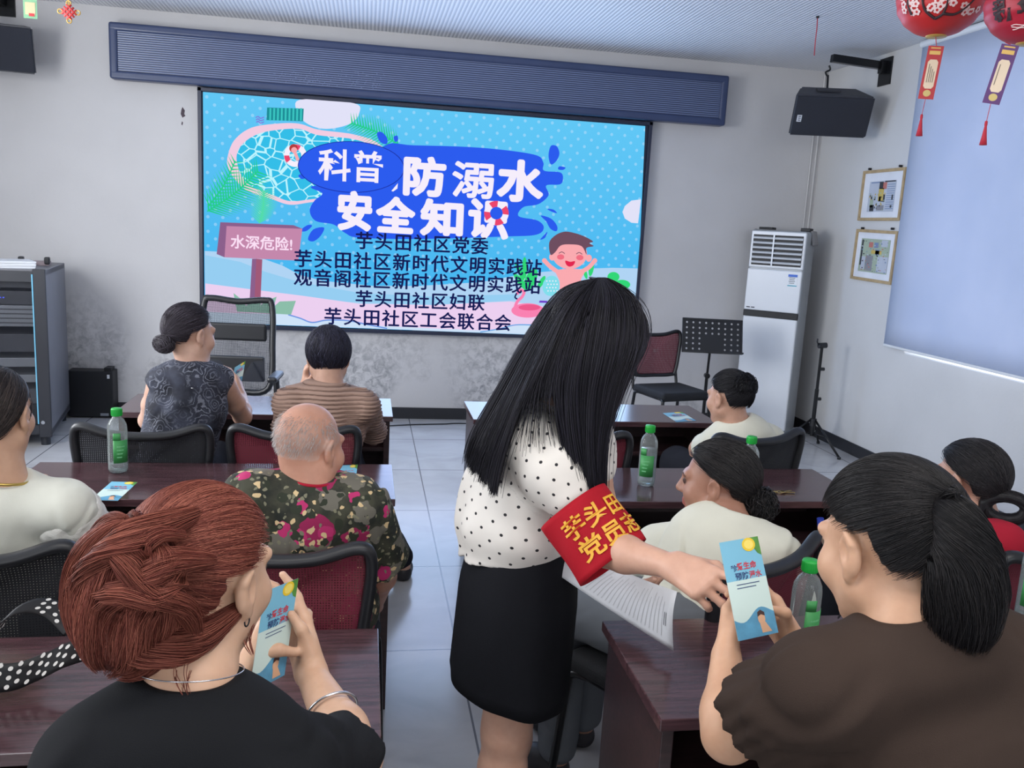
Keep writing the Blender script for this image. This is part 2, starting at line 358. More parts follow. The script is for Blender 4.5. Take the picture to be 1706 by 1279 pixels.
sl = MB()
def px_poly(pts, mt, k): sl.poly([S(x, y, k) for x, y in pts], mt)
def px_ell(cx, cy, rx, ry, mt, k, n=40, a0=0, a1=360, rot=0):
    r = math.radians(rot); q = [(math.cos(math.radians(a0+(a1-a0)*i/n))*rx, math.sin(math.radians(a0+(a1-a0)*i/n))*ry) for i in range(n+(a1-a0 < 360))]
    px_poly([(cx+x*math.cos(r)-y*math.sin(r), cy+x*math.sin(r)+y*math.cos(r)) for x, y in q], mt, k)
def px_blob(pts, mt, k, n=6):
    P = catmull([(x, y, 0) for x, y in pts], n, True); px_poly([(p[0], p[1]) for p in P], mt, k)
def px_line(pts, wd, mt, k, smooth=True, taper=False):
    P = catmull([(x, y, 0) for x, y in pts], 6)[:, :2] if smooth and len(pts) > 2 else np.array(pts, float)
    T = np.gradient(P, axis=0); T /= np.linalg.norm(T, axis=1)[:, None]; Nn = np.stack([-T[:, 1], T[:, 0]], 1); W_ = np.full(len(P), wd/2.) if not taper else np.linspace(wd/2, wd/12, len(P))
    A, B = P+Nn*W_[:, None], P-Nn*W_[:, None]; V = [S(*q, k) for q in A]+[S(*q, k) for q in B]; n_ = len(P)
    sl.add(V, [(i, i+1, n_+i+1, n_+i) for i in range(n_-1)], mt)
def frond(A, B, n, ln, wd, mt, k, curve=0.15):
    A, B = np.array(A, float), np.array(B, float); d = B-A; q = np.array([-d[1], d[0]])/np.hypot(*d); u = d/np.hypot(*d)
    px_line([A, A+d*.5+q*curve*np.hypot(*d)*.3, B], 2, mt, k)
    for i in range(n):
        t = (i+.6)/n; p = A+d*t+q*curve*np.hypot(*d)*.3*4*t*(1-t); l_ = ln*(1-.55*abs(t-.35)*1.2)
        for s in (-1, 1):
            e_ = p+(u*.55+q*s*.85)*l_; w_ = u*wd; px_poly([p-w_, p+w_, e_], mt, k+.1*(s+1))
blue = E_('blue', (44, 92, 238)); blueD = E_('blue_line', (30, 50, 160)); pink = E_('pool_rim', (242, 205, 226)); lav = E_('lavender', (226, 226, 248)); green = E_('palm', (40, 205, 140)); green2 = E_('palm_pale', (84, 220, 170))
teal = E_('teal', (30, 140, 150)); tealL = E_('teal_light', (60, 200, 195)); red = E_('red', (236, 70, 110)); whiteE = E_('white', (246, 238, 252)); navy = E_('ink', (22, 28, 84)); sand = E_('sand', (236, 208, 240)); haze = E_('haze', (150, 206, 242)); haze2 = E_('haze_pale', (176, 212, 244))
mauve = E_('board', (196, 136, 172)); mauveD = E_('board_side', (140, 96, 140)); sage = E_('sage', (140, 190, 170)); skinE = E_('boy_skin', (250, 170, 176)); hairE = E_('boy_hair', (110, 78, 96)); blush = E_('blush', (240, 110, 130)); lip = E_('boy_mouth', (226, 40, 80)); flam = E_('flamingo', (250, 130, 178)); flamD = E_('flamingo_dark', (236, 90, 140)); viol = E_('violet', (110, 60, 200)); leafE = E_('leaf', (50, 215, 120))
sl.poly([S(338, 153), S(1075, 210), S(1059, 564), S(341, 537)], M_slide)
px_blob([(500, 166), (590, 172), (598, 190), (585, 205), (560, 213), (535, 214), (512, 206), (497, 190)], lav, 1)
px_poly([(1068, 332), (1052, 334), (1041, 343), (1037, 353), (1041, 364), (1052, 371), (1063, 372)], lav, 1)
px_poly([(341, 418), (380, 420), (430, 428), (470, 442), (500, 458), (540, 468), (620, 476), (700, 476), (800, 470), (880, 455), (960, 448), (1020, 446), (1063, 447), (1058, 563.5), (342, 536.5)], haze2, 1)
px_poly([(342, 425), (400, 436), (440, 452), (500, 470), (600, 488), (720, 494), (860, 490), (860, 500), (720, 508), (500, 500), (342, 474)], haze, 2)
px_poly([(342, 472), (420, 482), (500, 492), (600, 506), (720, 508), (850, 502), (905, 510), (890, 552), (600, 546), (520, 537), (480, 524), (342, 520)], sand, 3)
px_poly([(342, 519), (400, 522), (480, 523), (500, 530), (520, 537), (545, 534), (580, 534), (610, 539), (640, 546), (690, 550), (760, 548), (800, 552), (850, 544), (880, 540), (920, 545), (1059, 550), (1058.5, 563.5), (342, 536.5)], E_('foam', (206, 226, 248)), 4)
px_line([(480, 524), (500, 530), (520, 537), (545, 533), (580, 534), (610, 540), (645, 547)], 2.2, E_('wave_line', (110, 150, 226)), 5)
px_line([(800, 553), (830, 548), (860, 541), (900, 542)], 2, E_('wave_line2', (110, 170, 230)), 5)
px_blob([(379, 262), (390, 234), (418, 213), (461, 206), (498, 206), (531, 216), (590, 224), (632, 240), (660, 280), (620, 330), (526, 336), (484, 341), (451, 331), (414, 319), (390, 297), (380, 278)], pink, 2)
px_blob([(394, 262), (404, 240), (430, 223), (465, 216), (500, 215), (530, 225), (590, 232), (630, 248), (648, 280), (615, 322), (526, 331), (484, 335), (455, 325), (420, 311), (402, 292)], M_pool, 3)
px_poly([(445, 179), (506, 181), (505, 202), (444, 200)], teal, 2)
for i in range(9): px_poly([(449+i*6.4, 180), (452+i*6.4, 180.2), (451.5+i*6.4, 201), (448.5+i*6.4, 200.8)], tealL, 3)
for i in range(3):
    px_line([(426+i*.5, 196+4*i), (430, 194+4*i), (434, 197+4*i), (440, 195+4*i)], 1.8, E_('slipper', (130, 120, 220)), 2)
frond((345, 352), (430, 285), 22, 46, 1.8, green, 4); frond((432, 372), (440, 318), 16, 30, 1.6, green2, 4.5); frond((346, 345), (392, 268), 14, 30, 1.6, green, 4.8)
frond((665, 241), (585, 205), 18, 32, 1.7, green, 4)
# swimming ring with a bather
px_ell(492, 259, 19, 19, whiteE, 4); px_ell(492, 259, 10, 10, M_pool, 4.4)
for a in (20, 140, 260):
    P = [(492+r*math.cos(math.radians(a+d)), 259+r*math.sin(math.radians(a+d))) for r, dd in ((18.6, range(0, 41, 8)), (10, range(40, -1, -8))) for d in dd]; px_poly(P, red, 4.6)
px_ell(489, 247, 7, 7, E_('bather_hair', (180, 60, 60)), 5); px_ell(490, 250, 5, 5, skinE, 5.4); px_poly([(489, 255), (494, 254), (499, 266), (494, 268)], skinE, 5)
# splash behind the title
px_blob([(640, 243), (690, 242), (800, 246), (888, 257), (905, 270), (906, 284), (933, 287), (938, 297), (933, 307), (910, 309), (914, 325), (897, 340), (872, 345), (864, 360), (895, 367), (906, 379), (893, 391), (840, 394), (700, 398), (600, 396), (575, 388), (556, 374), (526, 368), (516, 351), (524, 334), (537, 322), (520, 310), (600, 300)], blue, 6)
px_ell(585, 278, 89, 43, blueD, 7, rot=2); px_ell(585, 278, 87.5, 41.8, blue, 8, rot=2)
for q in ([(919, 242), (928, 244), (932, 256), (927, 268), (918, 274), (914, 262), (915, 250)], [(932, 277), (942, 279), (938, 283), (930, 282)], [(912, 348), (922, 349), (928, 355), (918, 352)], [(901, 359), (918, 364), (928, 376), (927, 385), (917, 381), (910, 369)],
          [(513, 398), (522, 382), (540, 379), (534, 393), (522, 402)], [(500, 384), (512, 375), (520, 376), (510, 385)], [(628, 222), (636, 220), (645, 230), (644, 240), (633, 236)], [(656, 228), (662, 226), (663, 234), (658, 236)], [(497, 292), (505, 290), (510, 296), (502, 298)], [(906, 392), (912, 386), (908, 396), (900, 399)]): px_blob(q, blue, 6.5, 4)
UX, UZ = (1, 0, 0), (0, 0, 1)
def px_text(s, pl, pr, mt, k, offset=0.0, spacing=1.0, hpx=None):
    A, B = S(*pl, k), S(*pr, k); h = None if hpx is None else hpx/FPX*7.3
    put_text(sl, s, (A+B)/2, (B-A)/np.linalg.norm(B-A), UZ, np.linalg.norm(B-A), mt, offset, spacing, h)
px_text('\u79d1\u666e', (530, 273), (638, 279), whiteE, 10, .02)
for ch, pl, pr, h in (('\u9632', (670, 292), (745, 296), 70), ('\u6eba', (750, 298), (826, 302), 66), ('\u6c34', (826, 299), (908, 304), 76), ('\u5b89', (560, 350), (622, 353), 70), ('\u5168', (624, 356), (694, 360), 64), ('\u77e5', (698, 361), (774, 365), 66), ('\u8bc6', (778, 363), (850, 367), 72)):
    
    for a in range(12): tk_ = 1.9 if ch == '\u6eba' else 3.2; dx, dy = tk_*math.cos(a*PI/6), tk_*math.sin(a*PI/6); px_text(ch, (pl[0]+5+dx, pl[1]+dy), (pr[0]-5+dx, pr[1]+dy), whiteE, 10+.02*a, .0, hpx=h*.80)
px_poly([(652, 318), (663, 305), (662, 314), (655, 319)], whiteE, 9)
# life ring sitting on the last letter
for i in range(8):
    P = [(827+r*math.cos(math.radians(i*45+d+8)), 355+r*math.sin(math.radians(i*45+d+8))) for r, dd in ((20.5, range(0, 46, 9)), (10.5, range(45, -1, -9))) for d in dd]; px_poly(P, red if i % 2 else whiteE, 12)
px_ell(827, 355, 10.5, 10.5, blue, 11.5)
for s, pl, pr in (('\u828b\u5934\u7530\u793e\u533a\u515a\u59d4', (593, 400), (813, 410)), ('\u828b\u5934\u7530\u793e\u533a\u65b0\u65f6\u4ee3\u6587\u660e\u5b9e\u8df5\u7ad9', (491, 430), (902, 446)), ('\u89c2\u97f3\u9601\u793e\u533a\u65b0\u65f6\u4ee3\u6587\u660e\u5b9e\u8df5\u7ad9', (490, 461), (900, 476)),
                  ('\u828b\u5934\u7530\u793e\u533a\u5987\u8054', (593, 497), (807, 504)), ('\u828b\u5934\u7530\u793e\u533a\u5de5\u4f1a\u8054\u5408\u4f1a', (541, 526), (851, 538))): 
    for dx, dy in ((-.7, 0), (.7, 0), (0, -.5), (0, .5)): px_text(s, (pl[0]+dx, pl[1]+dy), (pr[0]+dx, pr[1]+dy), navy, 16+dx*.05, .0, 1.12)
# danger board
px_poly([(367, 370), (378, 376.5), (374, 428.5), (361, 423)], mauveD, 6); px_poly([(367, 370), (489, 375), (504, 381), (378, 376.5)], mauveD, 6.2); px_poly([(377.5, 376.4), (503.7, 381), (497, 434), (374, 428.5)], mauve, 7)
px_poly([(420, 431), (428, 431), (424, 500), (416, 498)], mauveD, 6); px_poly([(427, 431), (437, 432), (434, 501), (424, 500)], E_('post', (160, 90, 120)), 6.3)
px_text('\u6c34\u6df1\u5371\u9669!', (384, 402), (487, 407), E_('board_ink', (252, 224, 246)), 8, .02)
px_poly([(389, 488), (404, 500), (410, 510), (418, 500), (441, 494), (433, 509), (446, 500), (461, 494), (456, 511), (466, 502), (493, 501), (485, 524), (395, 519)], sage, 8)
# boy with raised arms, leaves, ball and flamingo float
for cx_, cy_, rx, ry, ro in ((866, 452, 4, 16, -25), (874, 446, 4, 18, 0), (884, 466, 9, 20, 25), (868, 470, 5, 18, -40), (985, 448, 4, 12, 10), (975, 455, 3, 10, -15), (1022, 461, 10, 8, 0), (1036, 474, 14, 8, 0), (902, 470, 4, 12, 30)): px_ell(cx_, cy_, rx, ry, leafE, 6, rot=ro)
px_ell(918, 476, 14, 17, E_('ball', (130, 222, 236)), 7, rot=15)
for i in range(4):
    for j in range(4): px_ell(911+i*5+(j % 2)*2, 468+j*5.5, 1.2, 1.2, whiteE, 7.5, n=8)
px_blob([(926, 452), (940, 448), (962, 448), (974, 452), (968, 466), (966, 490), (936, 490), (932, 468)], skinE, 8)
px_line([(907, 434), (918, 445), (936, 457)], 7, skinE, 8.2); px_line([(990, 435), (980, 446), (962, 456)], 7, skinE, 8.2); px_ell(907, 434, 4, 4, skinE, 8.4); px_ell(991, 434, 4, 4, skinE, 8.4)
px_ell(920, 428, 5, 6, skinE, 8.5); px_ell(981, 430, 5, 6, skinE, 8.5); px_ell(949, 423, 29, 25, skinE, 9)
px_blob([(917, 424), (915, 404), (925, 392), (939, 386), (953, 387), (972, 393), (988, 402), (982, 405), (989, 410), (977, 413), (977, 424), (969, 410), (950, 407), (934, 409), (925, 420)], hairE, 9.6, 4)
px_ell(934, 428, 6, 4.5, blush, 9.4); px_ell(966, 429, 6, 4.5, blush, 9.4); px_line([(931, 422), (936, 419.5), (941, 422.5)], 1.2, hairE, 9.8); px_line([(960, 423), (965, 420.5), (970, 423.5)], 1.2, hairE, 9.8)
px_blob([(942, 434), (950, 436), (958, 435), (955, 442), (948, 444), (943, 440)], lip, 9.8, 4)
px_ell(879, 517, 27, 12, flam, 8); px_ell(882, 512, 18, 5, flamD, 8.5); px_line([(858, 512), (862, 502), (870, 494), (873, 486), (867, 483), (861, 490)], 5, flam, 8.8); px_line([(861, 488), (858, 495), (862, 498)], 2.6, navy, 9)
px_poly([(899, 500.5), (912, 501), (911.5, 504.5), (898, 504)], viol, 8)
sl.build('slide_picture', scr, world=True)

# ================================================================== ticker sign above the screen
tk = thing('ticker_sign', 'long dark ribbed message sign mounted above the lit screen', 'sign', (.51, 7.08, 2.54))
h0, h1, g0, g1 = -1.88, 2.893, 2.543, 2.938; ty = 7.034
M_tkf = mat('ticker_frame', (58, 70, 104), .35); m, N, L, b, tc = blank('ticker_face', .32); M_tk = m
wv = N.new('ShaderNodeTexWave'); wv.bands_direction = 'Z'; wv.inputs['Scale'].default_value = 20; L.new(tc.outputs['Object'], wv.inputs['Vector'])
L.new(ramp(N, L, wv.outputs['Fac'], [(0.3, lin((44, 54, 82))), (.7, lin((112, 124, 158)))]), b.inputs['Base Color']); bumpn(N, L, b, wv.outputs['Fac'], .4, .004)
xm, zm = (h0+h1)/2, (g0+g1)/2
MB().box((xm, 7.094, zm), (h1-h0-.02, .1, g1-g0-.02), M_tkf).box((xm, ty+.02, zm), (h1-h0-.12, .04, g1-g0-.1), M_tk).build('sign_face', tk, world=True)
f = MB()
for z, s in ((g0+.03, 1), (g1-.03, -1)): f.box((xm, ty+.04, z), (h1-h0, .11, .06), M_tkf, bev=.018, seg=3)
for x in (h0+.03, h1-.03): f.box((x, ty+.04, zm), (.06, .108, g1-g0-.004), M_tkf, bev=.018, seg=3)
f.build('sign_frame', tk, world=True)
d = MB(); M_lit = emit('lit_pixel', (150, 165, 205), .8)
for i in range(300):
    u = random.random(); xx = -.72+.84*u; zz = random.choice(np.arange(2.60, 2.73, .0085)); 
    if random.random() < (.9 if .16 < u < .34 or u > .75 else .6) and (zz < 2.70 or u > .3): d.box((xx, ty-.002, zz), (.0035, .003, .0035), M_lit)
tag(d.build('lit_pixel_dots', tk, world=True), kind='stuff')

# ================================================================== desks
def wood(name, rgb, rough):
    m, N, L, b, tc = blank(name, rough); o = tc.outputs['Object']
    g = noise(N, L, mapping(N, L, o, (2, 26, 26)), 3.0, 6, .6, .6); c0 = lin([v*.72 for v in rgb]); c1 = lin([v*1.22 for v in rgb])
    L.new(ramp(N, L, g, [(.3, c0), (.7, c1)]), b.inputs['Base Color']); bumpn(N, L, b, g, .06, .002); b.inputs['Specular IOR Level'].default_value = .6
    return m
M_wood = wood('mahogany_veneer', (72, 50, 54), .17); M_woodside = wood('mahogany_panel', (50, 33, 35), .38)
def make_desk(label, loc, rz=0.0):
    d = thing('training_desk', label, 'desk', loc, rz, 'training desks in three rows')
    MB().box((0, 0, .7375), (1.2, .41, .025), M_wood, bev=.0025).build('desktop', d)
    for s in (-1, 1): MB().box((s*.575, .0, .3625), (.025, .37, .725), M_woodside, bev=.002).build('side_panel', d)
    MB().box((0, .155, .47), (1.125, .018, .51), M_woodside).build('modesty_panel', d)
    MB().box((0, -.01, .585), (1.125, .31, .018), M_woodside).build('shelf', d)
    return d
DG = 'training desks in three rows'
desk0 = make_desk('dark wood desk of the front row, before the woman in the paisley top', (-.463, 4.10, 0))
for loc, lb in (((-.49, 2.895, 0), 'dark wood desk before the elderly woman in floral blouse, bottle standing on it'),
                ((-.555, 1.585, 0), 'dark wood desk before the red-haired woman, polka-dot strap lying on it'),
                ((1.105, 4.07, 0), 'dark wood desk of the front row facing the empty red-backed chair'),
                ((1.165, 2.87, 0), 'dark wood desk with keys on it, before the woman with the low curly bun'),
                ((1.155, 1.595, 0), 'dark wood desk before the woman in brown, nearest to the standing woman')): dup(desk0, loc, 0, lb, DG)

# ================================================================== chairs
M_frame = mat('chair_tube_black', (24, 25, 28), .28, .3); M_plast = mat('chair_plastic_black', (28, 29, 33), .42); M_seat = mat('chair_seat_black', (26, 27, 31), .85, bump=.3, bscale=300)
def netting(name, rgb, open_=.25, freq=150):
    m, N, L, b, tc = blank(name, .7); o = tc.outputs['Object']; sp = N.new('ShaderNodeSeparateXYZ'); L.new(o, sp.inputs[0])
    a = mth(N, L, 'FRACT', mth(N, L, 'MULTIPLY', sp.outputs[0], freq)); c = mth(N, L, 'FRACT', mth(N, L, 'MULTIPLY', sp.outputs[2], freq))
    hole = mth(N, L, 'MULTIPLY', mth(N, L, 'LESS_THAN', a, open_**.5), mth(N, L, 'LESS_THAN', c, open_**.5))
    b.inputs['Base Color'].default_value = (*lin(rgb), 1); L.new(mth(N, L, 'SUBTRACT', 1.0, hole), b.inputs['Alpha']); return m
M_red = netting('red_netting', (112, 36, 52), .2); M_blk = netting('black_netting', (34, 35, 40), .12)
def back_outline(wt=.225, wb=.19, z0=.53, z1=.875, dip=.03):
    p = [(-wb, z0+.03), (-wt+.005, (z0+z1)/2+.04), (-wt, z1-.03), (-wt+.03, z1), (-.10, z1-dip*.8), (0, z1-dip), (.10, z1-dip*.8), (wt-.03, z1), (wt, z1-.03), (wt-.005, (z0+z1)/2+.04), (wb, z0+.03), (wb-.04, z0), (0, z0-.005), (-wb+.04, z0)]
    return [(x, -.235-.10*(z-z0)-.03*(1-(x/.22)**2)+.0, z) for x, z in p]
def make_chair(label, net, loc, rz=0.0, group='visitor chairs around the desks'):
    c = thing('mesh_back_chair', label, 'chair', loc, rz, group)
    s = MB(); s.box((0, 0, .445), (.44, .43, .055), M_seat, bev=.022, seg=4); s.build('seat', c)
    bo = catmull(back_outline(), 6, True); b = MB().tube(bo, .019, M_plast, 10, closed=True, flat=.8).build('backrest', c)
    inner = np.array(bo); ctr = inner.mean(0); g = []
    for t in np.linspace(1, 0.0, 8): g.append(ctr+(inner-ctr)*t)
    g = np.array(g+[]); g = np.concatenate([g, g[:, :1]], 1); MB().grid(g, net, True, .002).build('net_panel', b)
    for sx in (-1, 1):
        MB().tube(catmull([(sx*.20, -.15, .42), (sx*.205, -.22, .43), (sx*.205, -.245, .50), (sx*.20, -.262, .60)], 6), .012, M_frame).build('back_post', c)
        for sy in (-1, 1):
            l = MB(); l.tube(catmull([(sx*.19, sy*.12, .415), (sx*.205, sy*.185, .41), (sx*.212, sy*.20, .36), (sx*.222, sy*.235, .02)], 6), .0125, M_frame); l.cyl((sx*.222, sy*.235, 0), (sx*.222, sy*.235, .03), .016, M_plast, 12); l.build('leg', c)
    f = MB()
    for sx in (-1, 1): f.tube([(sx*.19, -.19, .413), (sx*.19, .19, .413)], .0115, M_frame)
    for sy in (-1, 1): f.tube([(-.19, sy*.17, .411), (.19, sy*.17, .411)], .0105, M_frame)
    f.build('seat_frame', c); return c
CG = 'visitor chairs around the desks'
ch_red = make_chair('red netted chair under the woman in the striped brown top', M_red, (-.24, 3.40, 0))
ch_blk = make_chair('black netted chair under the woman in the paisley top', M_blk, (-.76, 3.39, 0))
dup(ch_red, (-.17, 2.24, 0), -.10, 'red netted chair under the elderly woman in floral blouse', CG)
dup(ch_blk, (-.87, 2.24, 0), .05, 'black netted chair under the woman in the white lace-sleeved blouse', CG)
dup(ch_blk, (1.49, 3.41, 0), .28, 'black netted chair under the woman in white T-shirt at the front row', CG)
dup(ch_red, (.80, 3.38, 0), -.05, 'empty red netted chair pushed up to the front row desk, hidden behind the standing woman', CG)
dup(ch_red, (.87, 2.125, 0), math.radians(32), 'red netted chair turned to the aisle, under the woman in grey trousers', CG)
dup(ch_red, (1.80, 2.14, 0), .12, 'red netted chair under the woman in the red shirt', CG)
dup(ch_blk, (-.25, .86, 0), 0, 'black netted chair under the red-haired woman', CG)
dup(ch_blk, (.95, .84, 0), .2, 'black netted chair under the woman in brown', CG)
dup(ch_red, (2.36, 6.30, 0), math.radians(195), 'empty red netted chair standing by the music stand and the front wall', CG)

# office chair between the front row and the screen
oc = thing('office_chair', 'black high-back mesh office chair standing before the lit screen', 'chair', (-.80, 5.25, 0), math.radians(176))
M_ocnet = netting('office_netting', (40, 44, 56), .45, 170)
MB().box((0, .02, .47), (.48, .47, .08), M_seat, bev=.035, seg=4).build('seat', oc)
op = catmull([(-.20, -.25, .56), (-.215, -.30, .85), (-.205, -.33, 1.07), (-.16, -.335, 1.10), (0, -.34, 1.085), (.16, -.335, 1.10), (.205, -.33, 1.07), (.215, -.30, .85), (.20, -.25, .56), (0, -.27, .53)], 6, True)
bk = MB().tube(op, .02, M_plast, 10, closed=True).build('backrest', oc)
ctr = op.mean(0); g = np.array([ctr+(op-ctr)*t for t in np.linspace(1, 0, 6)]); g = np.concatenate([g, g[:, :1]], 1); MB().grid(g, M_ocnet, True, .002).build('net_panel', bk)
MB().box((0, -.30, .90), (.36, .035, .11), M_plast, bev=.015).build('lumbar_pad', oc)
MB().box((0, -.29, .67), (.34, .03, .16), M_plast, bev=.012).build('lower_pad', oc)
for s in (-1, 1): MB().tube(catmull([(s*.20, -.05, .45), (s*.28, -.04, .47), (s*.285, -.03, .66)], 6), .018, M_plast).box((s*.285, .0, .68), (.06, .26, .035), M_plast, bev=.015).build('armrest', oc)
MB().cyl((0, 0, .10), (0, 0, .43), .03, M_frame).box((0, -.14, .44), (.10, .34, .03), M_plast, bev=.008).build('column', oc)
MB().tube(catmull([(0, -.20, .44), (0, -.31, .47), (0, -.31, .62)], 6), .025, M_plast).build('back_post', oc)
bs = MB()
for i in range(5):
    a = 2*PI*i/5+.3; bs.tube([(0, 0, .11), (.28*math.cos(a), .28*math.sin(a), .075)], [.028, .016], M_plast)
bs.build('base', oc)
for i in range(5):
    a = 2*PI*i/5+.3; MB().cyl((.28*math.cos(a)-.02*math.sin(a), .28*math.sin(a)+.02*math.cos(a), .028), (.28*math.cos(a)+.02*math.sin(a), .28*math.sin(a)-.02*math.cos(a), .028), .028, M_plast, 14).build('caster', oc)

# ================================================================== air conditioner
M_acw = mat('ac_white', (226, 229, 233), .3, var=.015); M_acg = mat('ac_silver', (168, 172, 176), .4, .2); M_dark = mat('dark_gap', (18, 20, 26), .5); M_ink = mat('dark_ink', (40, 42, 50), .6)
ac = thing('air_conditioner', 'tall white floor-standing air conditioner with black grille in the room corner', 'air conditioner', (3.43, 6.872, 0), math.radians(-42))
b = MB(); b.box((0, .015, .88), (.46, .27, 1.68), M_acg, bev=.02, seg=3); b.box((0, 0, .02), (.44, .27, .04), M_dark); b.build('cabinet', ac)
MB().box((0, -.128, .53), (.45, .03, .94), M_acw, bev=.01).build('lower_panel', ac)
MB().box((0, -.13, 1.025), (.455, .028, .05), M_dark, bev=.004).build('black_band', ac)
MB().box((-.235, .03, 1.66), (.03, .12, .13), M_dark, rot=(0, .15, 0), bev=.01).box((-.15, .05, 1.735), (.12, .1, .02), M_dark, bev=.006).box((.17, .08, 1.735), (.08, .1, .03), M_dark, bev=.006).box((.238, .08, 1.67), (.02, .14, .12), mat('rag_grey', (150, 148, 148), .9), rot=(0, -.2, 0), bev=.008).build('top_cover', ac)
up = MB().box((0, -.128, 1.225), (.45, .03, .345), M_acw, bev=.008).build('upper_panel', ac)
q = MB(); q.box((.155, -.1435, 1.32), (.075, .002, .10), mat('sticker_white', (236, 240, 244), .5)); q.box((.155, -.1448, 1.36), (.075, .001, .02), mat('sticker_blue', (60, 110, 210), .5)); q.box((.155, -.1448, 1.278), (.075, .001, .008), mat('sticker_teal', (60, 170, 190), .5))
for i in range(4): q.box((.15, -.1448, 1.342-.014*i), (.05-.008*(i % 2), .001, .004), M_ink)
q.build('energy_sticker', up)
gr = MB(); gr.box((0, -.118, 1.56), (.45, .03, .30), M_acw, bev=.008); gr.box((0, -.134, 1.555), (.41, .004, .25), M_dark); gr.build('outlet', ac)
for i in range(6): MB().box((0, -.142, 1.455+.04*i), (.41, .018, .010), M_acw, rot=(.5, 0, 0)).build('louver', ac)
MB().box((-.03, -.150, 1.555), (.012, .006, .25), M_acw).build('louver_link', ac)
MB().box((-.19, -.1435, 1.075), (.03, .002, .008), M_ink).box((-.15, -.1435, 1.075), (.03, .002, .008), M_ink).build('brand_plate', ac)
struct('trim_conduit', MB().cyl((3.745, YF-.008, .1), (3.745, YF-.008, 2.75), .006, M_wallR).cyl((3.79, YF-.008, 1.0), (3.79, YF-.008, ZC), .007, M_wallR))

# ================================================================== equipment rack and things on it
M_rk = mat('rack_black', (36, 38, 46), .4); M_rks = mat('rack_side', (112, 112, 118), .45); M_dev = mat('device_grey', (160, 164, 172), .35, .3); M_devd = mat('device_dark', (78, 80, 88), .4)
rk = thing('equipment_rack', 'grey-sided black equipment rack with glass door against the front wall', 'rack', (-2.44, 6.50, 0), math.radians(10))
r = MB(); RZ = 1.19
for s in (-1, 1): r.box((s*.29, 0, .63), (.02, .84, RZ-.08), M_rks)
r.box((0, 0, RZ-.02), (.60, .84, .04), M_rks, bev=.004); r.box((0, 0, .10), (.60, .84, .04), M_rk); r.box((0, .41, .63), (.56, .02, RZ-.1), M_rk); r.build('rack_body', rk)
fr = MB()
for s in (-1, 1): fr.box((s*.262, -.42, .63), (.076, .03, RZ-.06), M_rk, bev=.004)
fr.box((0, -.42, RZ-.045), (.45, .03, .07), M_rk); fr.box((0, -.42, .12), (.45, .03, .06), M_rk); d = fr.build('rack_door', rk)
m, N, L, b, tc = blank('smoked_glass', .06); b.inputs['Base Color'].default_value = (.02, .022, .03, 1); b.inputs['Alpha'].default_value = .25; M_smoke = m
MB().box((0, -.424, .64), (.448, .006, .98), M_smoke).build('glass_pane', d)
MB().box((.222, -.437, .66), (.008, .006, 1.0), mat('painted_screen_glint', (120, 190, 220), .3, .3)).build('door_edge_glint', d)  # reflection of the lit screen along the door edge, painted as a cyan strip
MB().cyl((.25, -.435, .17), (.25, -.445, .17), .012, M_dev).build('door_lock', d)
blueled = emit('blue_indicator', (70, 90, 255), 2.5)
for i, (z, hh, mt) in enumerate(((1.09, .05, M_devd), (1.0, .09, M_devd), (.88, .14, M_dev), (.70, .12, M_devd), (.57, .06, M_dev), (.46, .05, M_dev), (.34, .10, M_devd))):
    q = MB().box((0, -.20, z), (.46, .36, hh), mt, bev=.003)
    if i == 1:
        for k in range(5): q.box((-.03+.018*k, -.382, z), (.008, .004, .006), blueled)
    if i == 2:
        for k in range(4): q.box((0, -.384, z-.045+.03*k), (.42, .006, .006), M_devd)
    q.build('rack_unit', rk)
for s in (-1, 1):
    for t in (-1, 1): MB().cyl((s*.25, t*.36, .0), (s*.25, t*.36, .08), .03, M_rk).build('foot', rk)
M_paper = mat('paper', (226, 228, 232), .8, var=.02)
def stack(label, px, py, w_, d_, h_, n, rz, dy=0):
    p = at(px, py, z=RZ); t_ = thing('paper_stack', label, 'papers', (p[0], p[1]+dy, RZ), rz); q = MB()
    for i in range(n): q.box((random.uniform(-.006, .006), random.uniform(-.006, .006), h_*(i+.5)/n), (w_, d_, h_/n*.96), M_paper, rot=(0, 0, random.uniform(-.05, .05)))
    q.build('sheets', t_)
stack('loose stack of white papers lying on top of the equipment rack', 8, 446, .24, .29, .045, 8, .5, .12)
fo = thing('clip_folder', 'brown-edged folder with two black clips lying on top of the equipment rack', 'folder', (-2.36, 6.62, RZ), .25)
MB().box((0, 0, .012), (.30, .22, .022), mat('folder_pink', (168, 150, 152), .6)).box((-.06, -.02, .027), (.18, .16, .008), mat('folder_brown', (112, 80, 60), .6)).build('cover', fo)
for x in (-.02, .14): MB().box((x, -.09, .035), (.035, .07, .05), M_plast, bev=.008).build('clip', fo)
bx = thing('equipment_case', 'low black equipment case on the floor against the front wall, beside the rack', 'case', (-2.075, 7.06, 0))
MB().box((0, 0, .19), (.33, .14, .36), M_dark, bev=.006).box((.125, 0, .38), (.05, .1, .03), M_dark).build('case_body', bx)
MB().box((.135, -.072, .33), (.018, .003, .03), M_paper).build('label_plate', bx); MB().box((.10, -.072, .03), (.06, .003, .02), M_dev).build('latch', bx)

